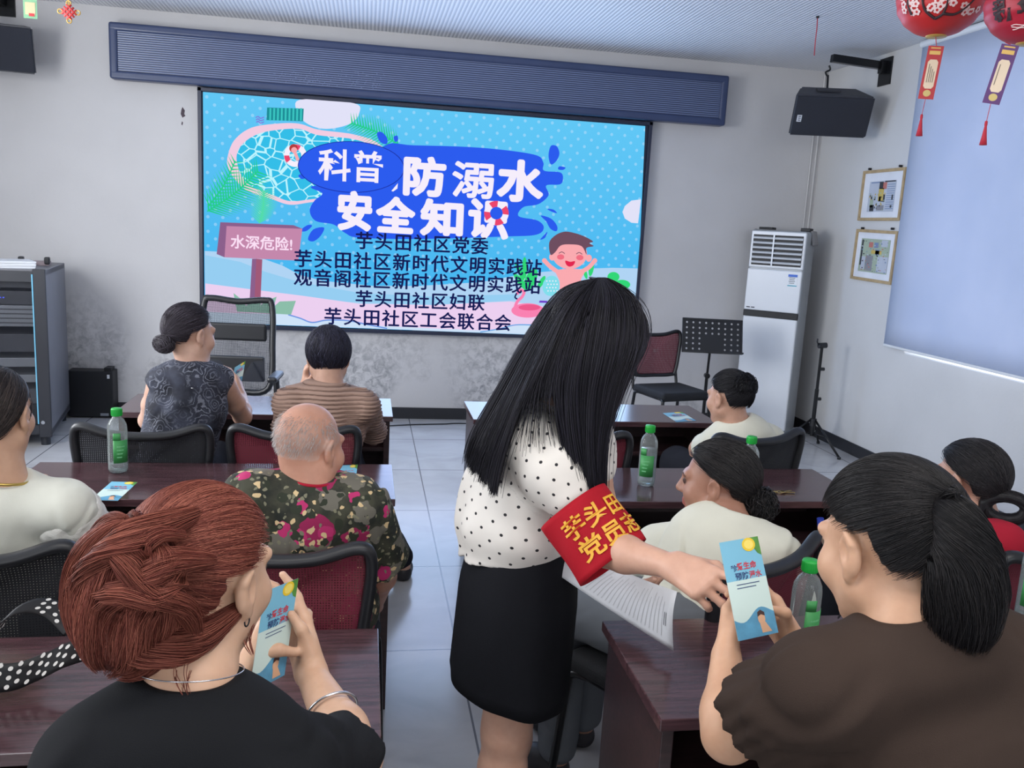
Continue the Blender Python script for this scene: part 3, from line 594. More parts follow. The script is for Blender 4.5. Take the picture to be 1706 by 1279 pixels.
# ================================================================== loudspeakers on arms
M_spk = mat('speaker_cabinet', (60, 61, 68), .5); M_grl = mat('speaker_grille', (34, 37, 48), .6, bump=.5, bscale=500)
def speaker(label, loc, rz, tilt):
    s = thing('loudspeaker', label, 'speaker', loc, rz, 'loudspeakers hung by the front wall'); M = Matrix.Rotation(tilt, 4, 'X')
    bm_ = bmesh.new(); bmesh.ops.create_cube(bm_, size=1); bmesh.ops.scale(bm_, vec=(.58, .26, .31), verts=bm_.verts)
    for v in bm_.verts:
        if v.co.y > 0: v.co.x *= .72; v.co.z *= .9
    bmesh.ops.bevel(bm_, geom=list(bm_.edges), offset=.012, segments=3, affect='EDGES'); bm_.transform(M); MB().bm(bm_, M_spk).build('cabinet', s)
    MB().box((0, -.132, 0), (.555, .012, .285), M_grl, bev=.005, M=M).build('grille', s)
    q = MB().box((-.235, -.1395, -.02), (.034, .002, .05), M_paper, M=M)
    for i in range(3): q.box((-.235, -.1408, -.005-.014*i), (.02, .001, .006), M_ink, M=M)
    q.build('badge', s)
    MB().box((-.03, .0, .158), (.17, .06, .012), M_spk, M=M).cyl((-.03, -.02, .16), (-.03, -.0, .26), .008, M_frame).tube(catmull([(-.03, 0, .25), (-.05, 0, .28), (-.02, 0, .30), (-.03, 0, .33)], 6), .007, M_frame).build('hanger', s); return s
speaker('black loudspeaker hung from the arm on the side wall, above the air conditioner', (3.44, 6.38, 2.625), math.radians(-14), math.radians(25))
sp2 = speaker('black loudspeaker beside the end of the ticker sign, cut by the picture edge', (-2.60, 6.86, 2.68), math.radians(8), math.radians(14))
br = thing('speaker_bracket', 'black steel wall arm carrying the loudspeaker above the air conditioner', 'bracket', (XR, 6.30, 2.93))
MB().box((-.006, 0, 0), (.012, .16, .20), M_frame, bev=.002).box((-.03, 0, .03), (.05, .05, .09), M_frame).build('wall_plate', br)
MB().box((-.24, .02, .055), (.40, .05, .055), M_frame, rot=(0, .05, 0), bev=.004).build('arm', br)
br2 = thing('speaker_bracket', 'black steel arm over the loudspeaker beside the ticker sign', 'bracket', (-2.62, 7.145, 2.99))
MB().box((0, 0, 0), (.16, .012, .12), M_frame).box((0, -.15, .03), (.05, .30, .05), M_frame, bev=.004).build('arm', br2)

# ================================================================== pictures on the side wall
M_fr = mat('frame_wood', (186, 160, 118), .5, var=.12, scale=25); M_mount = mat('mount_white', (232, 234, 240), .6); M_news = mat('news_grey', (190, 196, 208), .6)
def picture(label, y0, y1, z0, z1, tilt, kind):
    p = thing('framed_print', label, 'picture', (XR-.012, (y0+y1)/2, (z0+z1)/2), 0, 'framed prints on the side wall'); M = Matrix.Rotation(tilt, 4, 'X'); w_, h_ = y1-y0, z1-z0
    f = MB()
    for s in (-1, 1): f.box((0, s*(w_/2-.011), 0), (.022, .022, h_), M_fr, M=M, bev=.002); f.box((0, 0, s*(h_/2-.011)), (.0215, w_-.04, .022), M_fr, M=M, bev=.002)
    f.build('frame', p); g = MB(); g.box((.004, 0, 0), (.006, w_-.03, h_-.03), M_mount, M=M)
    def b(u, v, a, c, mt, k=0): g.box((-.0005-.0006*k, -u*w_/2, v*h_/2), (.001, a*w_/2, c*h_/2), mt, M=M)
    blk = mat('print_black', (52, 54, 60), .6); yel = mat('print_yellow', (206, 180, 96), .6); rd = mat('print_red', (196, 120, 110), .6); sg = mat('print_sage', (168, 182, 160), .6); blu = mat('print_blue', (120, 140, 176), .6); R = random.Random(kind)
    if kind == 1:
        b(0, -.05, 1.25, 1.2, M_news); b(-.3, .5, .5, .04, blu, 1); b(.35, .52, .5, .05, blk, 1)
        for i in range(12): b(.42, .4-.085*i, .36, .025, blu, 1)
        for u, v, a, c, mt in ((-.05, .38, .18, .28, blk), (.12, .36, .18, .26, rd), (-.02, .02, .24, .5, yel), (-.05, -.15, .1, .2, blk), (.14, -.12, .08, .3, blk), (0, -.5, .34, .2, mat('print_grey', (140, 140, 146), .6)), (-.44, -.32, .16, .3, sg), (-.46, -.1, .07, .12, blk), (-.3, -.12, .07, .14, blk), (-.4, -.5, .2, .25, blk), (.52, -.1, .06, .2, blk), (.5, -.45, .07, .1, blk)): b(u, v, a, c, mt, 2)
        for i in range(26): b(R.uniform(-.55, .2), R.uniform(-.6, .1), R.uniform(.02, .06), R.uniform(.02, .08), R.choice((blk, sg, yel)), 3)
    else:
        b(0, 0, 1.4, 1.3, sg)
        for u, v, a, c, mt in ((-.2, .42, .2, .2, rd), (.06, .42, .2, .2, blu), (.45, .5, .3, .25, M_news), (.1, .15, .5, .14, yel), (.15, .15, .2, .2, blu), (.45, -.3, .5, .6, M_news), (-.2, -.3, .35, .6, mat('print_grey', (140, 140, 146), .6)), (-.5, -.3, .2, .5, M_news), (-.62, .1, .08, 1.0, blk)): b(u, v, a, c, mt, 1)
        for i in range(70): b(R.uniform(-.65, .65), R.uniform(-.6, .6), R.uniform(.02, .07), R.uniform(.015, .05), R.choice((blk, blk, sg, M_news, rd, blu)), 2)
    g.build('print', p); k = MB()
    for s in (-1, 1): k.cyl((.008, s*w_*.36, h_/2+.012), (-.012, s*w_*.36, h_/2+.012), .009, M_plast, 10)
    k.build('hanging_pin', p)
picture('upper light wood framed print with yellow figure in a newspaper layout', 5.86, 6.41, 1.825, 2.205, .0, 1)
picture('lower light wood framed print with grey-green newspaper layout', 5.86, 6.41, 1.365, 1.755, .02, 2)

# ================================================================== music stand and tripod
ms_ = thing('music_stand', 'black music stand with holes punched in its desk, beside the red chair', 'music stand', (2.72, 6.50, 0), math.radians(-8))
p = MB(); M = Matrix.Translation((0, -.05, .865)) @ Matrix.Rotation(math.radians(-16), 4, 'X'); nx, nz, cw, chh = 9, 6, .051, .042
for i in range(nx):
    for j in range(nz):
        x, z = (i-(nx-1)/2)*cw, (j-(nz-1)/2)*chh; solid = 3 <= i <= 5 and j < 3
        o4 = [(x+a*cw/2, z+c*chh/2) for a, c in ((1, 0), (1, 1), (0, 1), (-1, 1), (-1, 0), (-1, -1), (0, -1), (1, -1))]; i4 = [(x+.0085*math.cos(PI*k/4), z+.0085*math.sin(PI*k/4)) for k in range(8)]
        for yy in (-.001, .001):
            V = [M @ Vector((a, yy, c)) for a, c in o4+i4]
            p.add(V, [tuple(range(8))] if solid else [(k, (k+1) % 8, 8+(k+1) % 8, 8+k) for k in range(8)], M_plast)
p.box((0, 0, nz*chh/2+.006), (nx*cw+.02, .014, .014), M_plast, M=M); p.box((0, -.02, -nz*chh/2-.005), (nx*cw+.02, .05, .012), M_plast, M=M)
for s in (-1, 1): p.box((s*(nx*cw/2+.005), 0, 0), (.012, .014, nz*chh+.02), M_plast, M=M)
p.build('desk_plate', ms_)
MB().cyl((0, 0, .12), (0, 0, .55), .013, M_frame).cyl((0, 0, .5), (0, -.03, .84), .010, M_frame).cyl((0, -.02, .54), (0, .02, .54), .022, M_frame, 14).build('pole', ms_)
for i in range(3):
    a = 2*PI*i/3+.5; MB().tube([(0, 0, .16), (.12*math.cos(a), .12*math.sin(a), .10), (.26*math.cos(a), .26*math.sin(a), .012)], .010, M_frame, 8).build('leg', ms_)
ts = thing('tripod_stand', 'slim black tripod stand with knobs beside the air conditioner', 'stand', (3.54, 6.24, 0))
MB().cyl((0, 0, .12), (0, 0, .50), .016, M_frame).cyl((0, 0, .50), (0, 0, .84), .012, M_frame).build('pole', ts)
MB().cyl((-.03, 0, .845), (.035, 0, .85), .022, M_plast, 14).tube([(-.03, 0, .85), (-.045, 0, .875), (-.045, 0, .90)], .006, M_plast).build('clamp_head', ts)
for z in (.42, .66): MB().cyl((0, 0, z), (.04, 0, z), .014, M_plast, 12).build('knob', ts)
MB().cyl((0, 0, .20), (0, 0, .26), .026, M_plast).build('leg_collar', ts)
for i in range(3):
    a = 2*PI*i/3+2.95; e_ = (.29*math.cos(a), .29*math.sin(a)); lg = MB().tube([(.02*math.cos(a), .02*math.sin(a), .25), (*e_, .014)], .009, M_frame, 8).tube([(0, 0, .14), (e_[0]*.42, e_[1]*.42, .14)], .005, M_frame, 6).build('leg', ts)
    MB().lathe([(.001, 0), (.013, .001), (.013, .02), (.001, .022)], M_plast, (*e_, 0), 10).build('rubber_foot', lg)
MB().tube(catmull([at(648, 709, z=.006), at(690, 707, z=.006), at(740, 706, z=.006), at(775, 705, z=.006), (1.6, 6.95, .006), (2.4, 7.05, .006)], 8), .005, M_plast, 6).build('floor_cable')
tag(bpy.data.objects['floor_cable'], 'thin black cable lying on the floor along the front wall', 'cable')

# ================================================================== lanterns, tags and other things hung from the ceiling
M_lred = mat('lantern_red', (200, 44, 46), .45, var=.08, sss=.0); M_lred2 = mat('lantern_dark_red', (178, 34, 56), .45, var=.08); M_gold = mat('gold_trim', (206, 168, 90), .4, .3); M_thread = mat('red_thread', (190, 40, 60), .7); M_twig = mat('print_twig', (52, 34, 40), .6); M_bloom = mat('print_blossom', (244, 216, 214), .6)
def lantern(label, c, R_, mt, deco):
    l = thing('paper_lantern', label, 'lantern', c, 0, 'red paper lanterns hung from the ceiling'); H_ = R_*.86; hd = ZC-c[2]
    prof = [(R_*math.cos(t)*(1+.012*math.cos(18*t)) if abs(t) < 1.35 else R_*.24, H_*math.sin(t)) for t in np.linspace(-1.34, 1.34, 41)]
    MB().lathe(prof, mt, n=48).build('shade', l); MB().lathe([(R_*.2, -.01), (R_*.25, -.01), (R_*.25, .014), (R_*.2, .014), (R_*.2, -.01)], M_gold, (0, 0, H_*.98), 24).lathe([(R_*.001, .0), (R_*.24, -.0), (R_*.24, .012), (R_*.001, .012)], M_gold, (0, 0, -H_*1.0), 24).build('rim', l)
    MB().cyl((0, 0, H_), (0, 0, hd), .0015, M_thread, 6).build('hanging_cord', l)
    to = math.atan2(-c[1], -c[0])
    def on(u, v, k=1.004):  # a point of the shade from an angle about its axis and a height angle
        return (R_*k*math.cos(v)*math.cos(to+u)*1.012, R_*k*math.cos(v)*math.sin(to+u)*1.012, H_*k*math.sin(v)*1.012)
    q = MB()
    if deco == 1:
        for br_ in ([(-.1, -.75), (.1, -.62), (.15, -.3), (.05, .1)], [(.1, -.62), (.45, -.62), (.75, -.3), (.9, .0)], [(-.1, -.75), (-.35, -.5), (-.4, -.1), (-.2, .2)], [(-.75, -.55), (-.8, -.2), (-.7, .1)]):
            P = catmull([(*b_, 0) for b_ in br_], 8); q.tube([on(p_[0], p_[1]) for p_ in P], np.linspace(.005, .002, len(P)), M_twig, 6)
        R = random.Random(4)
        for i in range(40):
            u, v = R.uniform(-1.1, 1.1), R.uniform(-.6, .3); s_ = .10
            for k in range(5):
                a = 2*PI*k/5; q.poly([on(u+s_*.6*math.cos(a)+s_*.42*math.cos(b_), v+s_*.6*math.sin(a)+s_*.42*math.sin(b_), 1.008) for b_ in np.linspace(0, 2*PI, 8, endpoint=False)], M_bloom)
            q.poly([on(u+.035*math.cos(b_), v+.035*math.sin(b_), 1.012) for b_ in np.linspace(0, 2*PI, 8, endpoint=False)], mt)
        q.build('blossom_print', l)
    else:
        for ch, du in (('\u65b0', -.62), ('\u5e74', -.02)):
            V, F = text_geo(ch, .03); V = V-(V.min(0)+V.max(0))/2; q.add([on(du-.0+p_[0]*.62, -.28+p_[1]*.62, 1.006) for p_ in V], F, M_twig)
        for i in range(6): q.tube([on(-.5+.07*j+.5*(i % 2), -.72-.05*(i//2)+.02*math.sin(j+i), 1.006) for j in range(8)], .0015, M_bloom, 5)
        q.build('lettering', l)
    return H_
la = at(1563, -2, y=2.8); lb_ = at(1697, 0, y=2.62)
Ha = lantern('red paper lantern printed with a dark branch and white blossoms', (1.868, 2.8, 2.45), .137, M_lred, 1)
Hb = lantern('dark red paper lantern printed with black brush letters', (1.945, 2.46, 2.365), .132, M_lred2, 2)
def wish_tag(label, c, rot, mt, bot, z0):
    t = thing('wish_tag', label, 'tag', c, 0, 'wish tags hung under the lanterns'); M = rot; w_, h_ = .048, .172
    q = MB().box((0, 0, 0), (w_, .0012, h_), mt, M=M)
    arc = [(.015*math.cos(a)*1.0, .05+.0*a) for a in ()]
    pl = [(-.010, -.052), (.010, -.052), (.016, -.044), (.016, .034), (.010, .042), (-.010, .042), (-.016, .034), (-.016, -.044)]; cr = mat('tag_cream', (236, 214, 186), .6)
    q.poly([M @ Vector((x, -.0009, z)) for x, z in pl], cr)
    for i in range(4):
        if i < bot: q.box((-.009+.006*i, -.0012, -.002-.004*i), (.0016, .0004, .06-.008*i), M_ink, M=M)
    q.poly([M @ Vector((.012*math.cos(a), -.0010, -.067+.011*math.sin(a))) for a in np.linspace(0, 2*PI, 16, endpoint=False)], mat('tag_gold', (214, 190, 120), .6))
    q.box((0, -.0009, .064), (.034, .0006, .012), M_gold, M=M).box((0, -.0009, .079), (.03, .0006, .004), M_gold, M=M); q.build('card', t)
    top = M @ Vector((0, 0, h_/2)); b_ = M @ Vector((0, 0, -h_/2)); MB().cyl(top, (0, 0, z0-c[2]), .0012, M_thread, 6).build('cord', t)
    ts_ = MB(); ts_.cyl(b_, b_+Vector((-.006, 0, -.055)), .001, M_thread, 6); e_ = b_+Vector((-.006, 0, -.05))
    ts_.lathe([(.001, 0), (.004, -.002), (.0045, -.012), (.0035, -.016), (.007, -.045), (.011, -.072), (.001, -.072)], M_thread, e_, 12); ts_.build('tassel', t)
wish_tag('red wish tag with cream panel and tassel, hanging under the blossom lantern', at(1551, 121, y=2.8), Matrix.Rotation(math.radians(-32), 4, 'Z') @ Matrix.Rotation(math.radians(4), 4, 'Y'), mat('tag_red', (188, 46, 52), .5), 4, 2.45-Ha)
wish_tag('purple wish tag with cream panel and tassel, hanging under the brush-letter lantern', at(1667, 124, y=2.46), Matrix.Rotation(math.radians(-36), 4, 'Z') @ Matrix.Rotation(math.radians(10), 4, 'Y'), mat('tag_purple', (92, 48, 112), .5), 1, 2.365-Hb)
kp = at(115, 20, y=4.2); kn = thing('lucky_knot', 'small red and gold lucky knot hanging from the ceiling', 'ornament', kp)
q = MB(); M_kred = mat('knot_red', (206, 60, 60), .6)
for i in range(-1, 2):
    for s in (-1, 1):
        d_, p_ = Vector((s, 0, 1)).normalized(), Vector((1, 0, -s)).normalized(); q.tube([d_*-.028+p_*i*.014, d_*.028+p_*i*.014], .0045, M_kred, 8)
for a in range(4): q.tube([Vector((.036*math.cos(a*PI/2), 0, .036*math.sin(a*PI/2)))+Vector((.009*math.cos(t), 0, .009*math.sin(t))) for t in np.linspace(0, 2*PI, 12)], .003, M_gold, 6)
q.build('knot', kn); MB().cyl((0, 0, .03), (0, 0, ZC-kp[2]), .0025, M_gold, 6).build('cord', kn)
gp = at(50, 6, y=4.2); gt = thing('wish_tag', 'small green and gold wish tag hanging near the corner of the ceiling', 'tag', gp)
MB().box((0, 0, 0), (.055, .001, .12), mat('tag_green', (120, 170, 130), .5)).box((0, -.001, -.02), (.04, .0006, .05), mat('tag_tan', (196, 180, 140), .5)).box((.005, -.0015, -.045), (.022, .0006, .012), mat('tag_red', (188, 46, 52))).build('card', gt); MB().cyl((0, 0, .06), (0, 0, ZC-gp[2]), .0012, M_thread, 6).build('cord', gt)
th = thing('hanging_thread', 'short red thread hanging from the ribbed ceiling near the wall arm', 'thread', (2.82, 5.5, ZC)); MB().tube([(0, 0, 0), (.004, 0, -.08), (.003, 0, -.15), (.006, 0, -.24)], .003, M_thread, 6).lathe([(.001, 0), (.01, 0), (.01, -.012), (.001, -.012)], M_plast, n=10).build('thread', th)

# ================================================================== bottles, leaflets and small things on the desks
def thin_clear(name, tint, k):
    m, N, L, b, tc = blank(name); N.remove(b); tr = N.new('ShaderNodeBsdfTransparent'); tr.inputs[0].default_value = (*tint, 1); gl = N.new('ShaderNodeBsdfGlossy'); gl.inputs['Roughness'].default_value = .06; lw = N.new('ShaderNodeLayerWeight'); lw.inputs[0].default_value = k
    mx = N.new('ShaderNodeMixShader'); L.new(lw.outputs['Fresnel'], mx.inputs[0]); L.new(tr.outputs[0], mx.inputs[1]); L.new(gl.outputs[0], mx.inputs[2]); df = N.new('ShaderNodeBsdfDiffuse'); df.inputs[0].default_value = (.85, .9, .9, 1); m2 = N.new('ShaderNodeMixShader'); m2.inputs[0].default_value = .10; L.new(mx.outputs[0], m2.inputs[1]); L.new(df.outputs[0], m2.inputs[2]); L.new(m2.outputs[0], N['Material Output'].inputs[0]); return m
M_pet = thin_clear('bottle_plastic', (.93, .96, .96), .22); M_water = thin_clear('water', (.86, .92, .94), .30)
M_cap = mat('cap_green', (28, 168, 62), .4); M_lab = mat('label_green', (62, 150, 80), .5); M_labl = mat('label_pale', (120, 196, 140), .5)
def bottle(label, loc, lab_at, fill, rz=0):
    t = thing('water_bottle', label, 'bottle', loc, rz, 'green-capped water bottles on the desks')
    MB().lathe([(.001, .003), (.02, .001), (.028, .004), (.031, .014), (.031, .15), (.029, .165), (.022, .18), (.0145, .188), (.0135, .20)], M_pet, n=32).build('bottle_body', t)
    k = MB().lathe([(.0165, .194), (.0175, .196), (.0175, .216), (.0165, .219), (.001, .219)], M_cap, n=32)
    for i in range(28): a = 2*PI*i/28; k.box((.0175*math.cos(a), .0175*math.sin(a), .206), (.0012, .0012, .018), M_cap, rot=(0, 0, a))
    k.build('cap', t)
    if fill: MB().lathe([(.001, .006), (.027, .008), (.0295, .016), (.0295, fill), (.001, fill)], M_water, n=32).build('water', t)
    q = MB(); A = np.linspace(lab_at-.85, lab_at+.85, 14)
    q.grid(np.array([[(.0316*math.cos(a), .0316*math.sin(a), z) for a in A] for z in (.038, .115)]), M_lab, True, .0003); B = np.linspace(lab_at-.85, lab_at-.1, 8)
    q.grid(np.array([[(.0316*math.cos(a), .0316*math.sin(a), z) for a in B] for z in (.115, .14)]), M_lab, True, .0003)
    for i in range(4): q.grid(np.array([[(.0319*math.cos(a), .0319*math.sin(a), z) for a in np.linspace(lab_at-.5, lab_at+.3-.1*i, 8)] for z in (.092-.012*i, .096-.012*i)]), M_labl, True)
    q.build('bottle_label', t); return t
p = at(193, 790, z=.75); bottle('green-capped water bottle beside the flat leaflet, nearest the lace-sleeved woman', (p[0], p[1]+.03, .75), -.9, .03)
p = at(1080, 812, z=.75); bottle('green-capped water bottle before the woman with the curly bun', (p[0], p[1]+.03, .75), -2.0, .135)
p = at(1253, 728, z=.966); bottle('green-capped water bottle mostly hidden behind the head with the curly bun', (p[0], p[1], .75), -1.6, .13)
p = at(1351, 934, z=.967); bottle('green-capped bottle beside the leaflet held by the woman in brown', (p[0], min(p[1], 1.76), .75), -1.2, 0)
p = at(1712, 1030, z=.75); bottle('clear bottle cut by the picture edge, beyond the ponytail of the woman in brown', (p[0], p[1], .75), -2.2, .12)

# leaflets: blue sky, sun, red and blue lettering, a child in the water
M_lf0 = mat('leaflet_sky', (124, 188, 214), .45, var=.03); M_lf1 = mat('leaflet_pale', (206, 226, 220), .45, var=.03); M_lf2 = mat('leaflet_water', (96, 164, 200), .45, var=.15, scale=40); M_sun = mat('leaflet_sun', (240, 204, 50), .45); M_lfg = mat('leaflet_green', (96, 160, 70), .5, var=.2, scale=60); M_lr = mat('leaflet_red', (206, 48, 66), .5); M_lb = mat('leaflet_navy', (48, 72, 120), .5); M_kid = mat('leaflet_skin', (226, 176, 140), .5); M_hr = mat('leaflet_hair', (70, 44, 40), .5); M_lback = mat('leaflet_back', (214, 224, 226), .5)
def leaflet(label, A, B, C, bend=0.0):
    """A top corner, B the other top corner, C below A; the print faces the side from which A is on the left"""
    A, B, C = (np.array(q, float) for q in (A, B, C)); t = thing('leaflet', label, 'leaflet', (A+B)/2, 0, 'pool safety leaflets'); U = B-A; W = C-A; nn = np.cross(W, U); nn /= np.linalg.norm(nn); O = (A+B)/2
    def P(u, v, k=0): return A+U*u+W*v-O+nn*(.0002+.00025*k+bend*4*(u-.5)**2*.25)
    q = MB(); gr = lambda u0, u1, v0, v1, mt, k: q.grid(np.array([[P(u, v, k) for u in np.linspace(u0, u1, 9)] for v in np.linspace(v0, v1, 9)]), mt, True)
    q.grid(np.array([[P(u, v, -3) for u in np.linspace(0, 1, 9)] for v in np.linspace(0, 1, 9)])[:, ::-1], M_lback, True)
    gr(0, 1, 0, .42, M_lf0, 0); gr(0, 1, .42, .70, M_lf1, 0); gr(0, 1, .70, 1, M_lf1, 0)
    wv = [P(u, .80+.05*math.sin(7*u)-.05*u, 1) for u in np.linspace(0, 1, 15)]+[P(1, 1, 1), P(0, 1, 1)]; q.poly(wv, M_lf2)
    el = lambda u, v, a, c, mt, k: q.poly([P(u+a*math.cos(x), v+c*math.sin(x), k) for x in np.linspace(0, 2*PI, 20, endpoint=False)], mt)
    q.poly([P(.78, 0, 1), P(1, 0, 1), P(1, .20, 1), P(.9, .17, 1), P(.82, .10, 1)], M_lfg); el(.72, .07, .17, .072, M_sun, 2); el(.72, .07, .12, .05, mat('leaflet_sun_pale', (250, 226, 110), .5), 3)
    L_ = np.linalg.norm(U); u_ = U/L_; w_ = -W/np.linalg.norm(W)
    sp_ = lambda s, u, v, wd, mt: put_text(q, s, P(u, v, 3), u_, w_, wd*L_, mt, .02)
    sp_('\u73cd', .24, .29, .15, M_lb); sp_('\u7231\u751f\u547d', .56, .28, .50, M_lr); sp_('\u9884\u9632', .40, .38, .34, M_lb); sp_('\u6eba\u6c34', .74, .38, .32, M_lr)
    for k_ in range(2): q.grid(np.array([[P(u, v, 2) for u in np.linspace(.22, .8-.1*k_, 4)] for v in (.46+.035*k_, .468+.035*k_)]), M_lb)
    el(.66, .83, .09, .06, M_kid, 3); q.poly([P(.57, .81, 4), P(.58, .765, 4), (P(.66, .745, 4)), P(.75, .775, 4), P(.75, .81, 4), P(.66, .79, 4)], M_hr); q.poly([P(.60, .87, 2.5), P(.74, .87, 2.5), P(.86, .97, 2.5), P(.62, .97, 2.5)], M_kid)
    q.build('printed_sheet', t); return t
Zd = .7508
leaflet('leaflet lying flat on the desk beside a bottle, at the lace-sleeved woman', at(186, 802, z=Zd), at(229, 803, z=Zd), at(150, 833, z=Zd))
leaflet('leaflet lying flat on the front row desk before the empty red-backed chair', at(1104, 688, z=Zd), at(1136, 686, z=Zd), at(1127, 703, z=Zd))
leaflet('leaflet lying on the desk in front of the elderly woman in floral blouse', at(568, 775, z=Zd), at(596, 774, z=Zd), at(560, 812, z=Zd))
kk = thing('key_bunch', 'small bunch of gold keys lying on the desk behind the curly bun', 'keys', at(1298, 821, z=.75), .4); M_brass = mat('brass', (190, 166, 110), .3, .9)
MB().tube([(.013*math.cos(a), .013*math.sin(a), .004) for a in np.linspace(0, 2*PI, 20)], .0015, M_brass, 6).build('ring', kk)
for a in (-.5, -.1, 2.6): MB().box((.032*math.cos(a), .032*math.sin(a), .004), (.05, .007, .002), M_brass, rot=(0, 0, a)).lathe([(.001, -.001), (.009, -.001), (.009, .001), (.001, .001)], M_brass, (.014*math.cos(a), .014*math.sin(a), .005), 14).build('key', kk)
p = at(1368, 915, y=2.68); tb = thing('lotion_tube', 'white tube with blue cap leaning on the shelf of the desk with keys', 'tube', (p[0], p[1], .594))
MB().cyl((0, 0, 0), (-.012, .0, .06), .011, M_paper, 14).build('tube_body', tb); MB().cyl((-.012, 0, .06), (-.018, 0, .09), .012, mat('cap_blue', (70, 90, 210), .4), 14).build('tube_cap', tb)

# handbag with a polka-dot scarf
M_scarf = mat('scarf_black', (22, 22, 26), .6); M_dot = mat('scarf_dot', (232, 230, 226), .6); M_bag = mat('bag_black', (24, 24, 28), .5, bump=.2, bscale=200)
hb = thing('handbag', 'black handbag with white-dotted scarf loop lying on the red-haired woman\u2019s desk', 'handbag', (-.80, 1.56, .753))
bm_ = bmesh.new(); bmesh.ops.create_cube(bm_, size=1); bmesh.ops.subdivide_edges(bm_, edges=list(bm_.edges), cuts=5, use_grid_fill=True)
for v in bm_.verts:
    n_ = v.co.normalized()*.62; v.co = v.co.lerp(n_, .55); v.co.x *= .30*(1-.25*(v.co.z+.5)); v.co.y *= .16; v.co.z = (v.co.z+.5)*.17
MB().bm(bm_, M_bag, True).build('bag_body', hb)
def ribbon(pts, wd, side, name):
    P = catmull(pts, 10); q = MB(); sd = [np.array(s_, float) for s_ in side]; S_ = np.array([sd[0]+(sd[1]-sd[0])*t for t in np.linspace(0, 1, len(P))]); S_ /= np.linalg.norm(S_, axis=1)[:, None]
    q.grid(np.array([P+S_*wd*a for a in np.linspace(-.5, .5, 5)]), M_scarf, True, .002)
    T = np.gradient(P, axis=0); T /= np.linalg.norm(T, axis=1)[:, None]; Nn = np.cross(S_, T); ds = np.concatenate([[0], np.cumsum(np.linalg.norm(np.diff(P, axis=0), axis=1))]); row = 0; s_ = .008
    while s_ < ds[-1]-.004:
        i = min(np.searchsorted(ds, s_), len(P)-1)
        for a in ((-.32, .0, .32) if row % 2 == 0 else (-.16, .16, .44)):
            for sg in (-1, 1):
                c = P[i]+S_[i]*wd*a+Nn[i]*sg*.0028; q.poly([c+.0042*(math.cos(x)*S_[i]+math.sin(x)*T[i]) for x in np.linspace(0, 2*PI, 10, endpoint=False)], M_dot)
        s_ += .016; row += 1
    o = q.build(name, hb, world=True); return o
ribbon([at(-20, 1080, y=1.55), at(5, 1035, y=1.58), at(45, 1010, y=1.62), at(88, 1016, y=1.64), at(122, 1047, y=1.63)], .045, [(.2, 1, .3), (.6, 1, .2)], 'scarf_loop')
ribbon([at(150, 1078, y=1.60), at(112, 1090, y=1.58), at(70, 1110, y=1.57), at(25, 1127, y=1.55), at(-25, 1130, y=1.54)], .05, [(.3, .5, .9), (.1, .3, 1)], 'scarf_tail')

mk = MB(); M_chip = mat('chipped_plaster', (92, 80, 88), .9, var=.2, scale=80)
for pts in (((304, 178), (308, 184), (307, 190), (309, 193), (304, 196), (301, 190), (302, 183)), ((303, 202), (305, 204), (304, 209), (302, 207))):
    q_ = [at(x, y, y=YF-.001) for x, y in pts]; k_ = len(q_); mk.add(q_+[p_+np.array([0, .0008, 0]) for p_ in q_], [tuple(range(k_))]+[(i, (i+1) % k_, k_+(i+1) % k_, k_+i) for i in range(k_)], M_chip)
o_ = mk.build('plaster_chip', None, (0, 0, 0)); tag(o_, 'small dark chipped mark in the plaster beside the upper corner of the lit screen', 'wall mark')

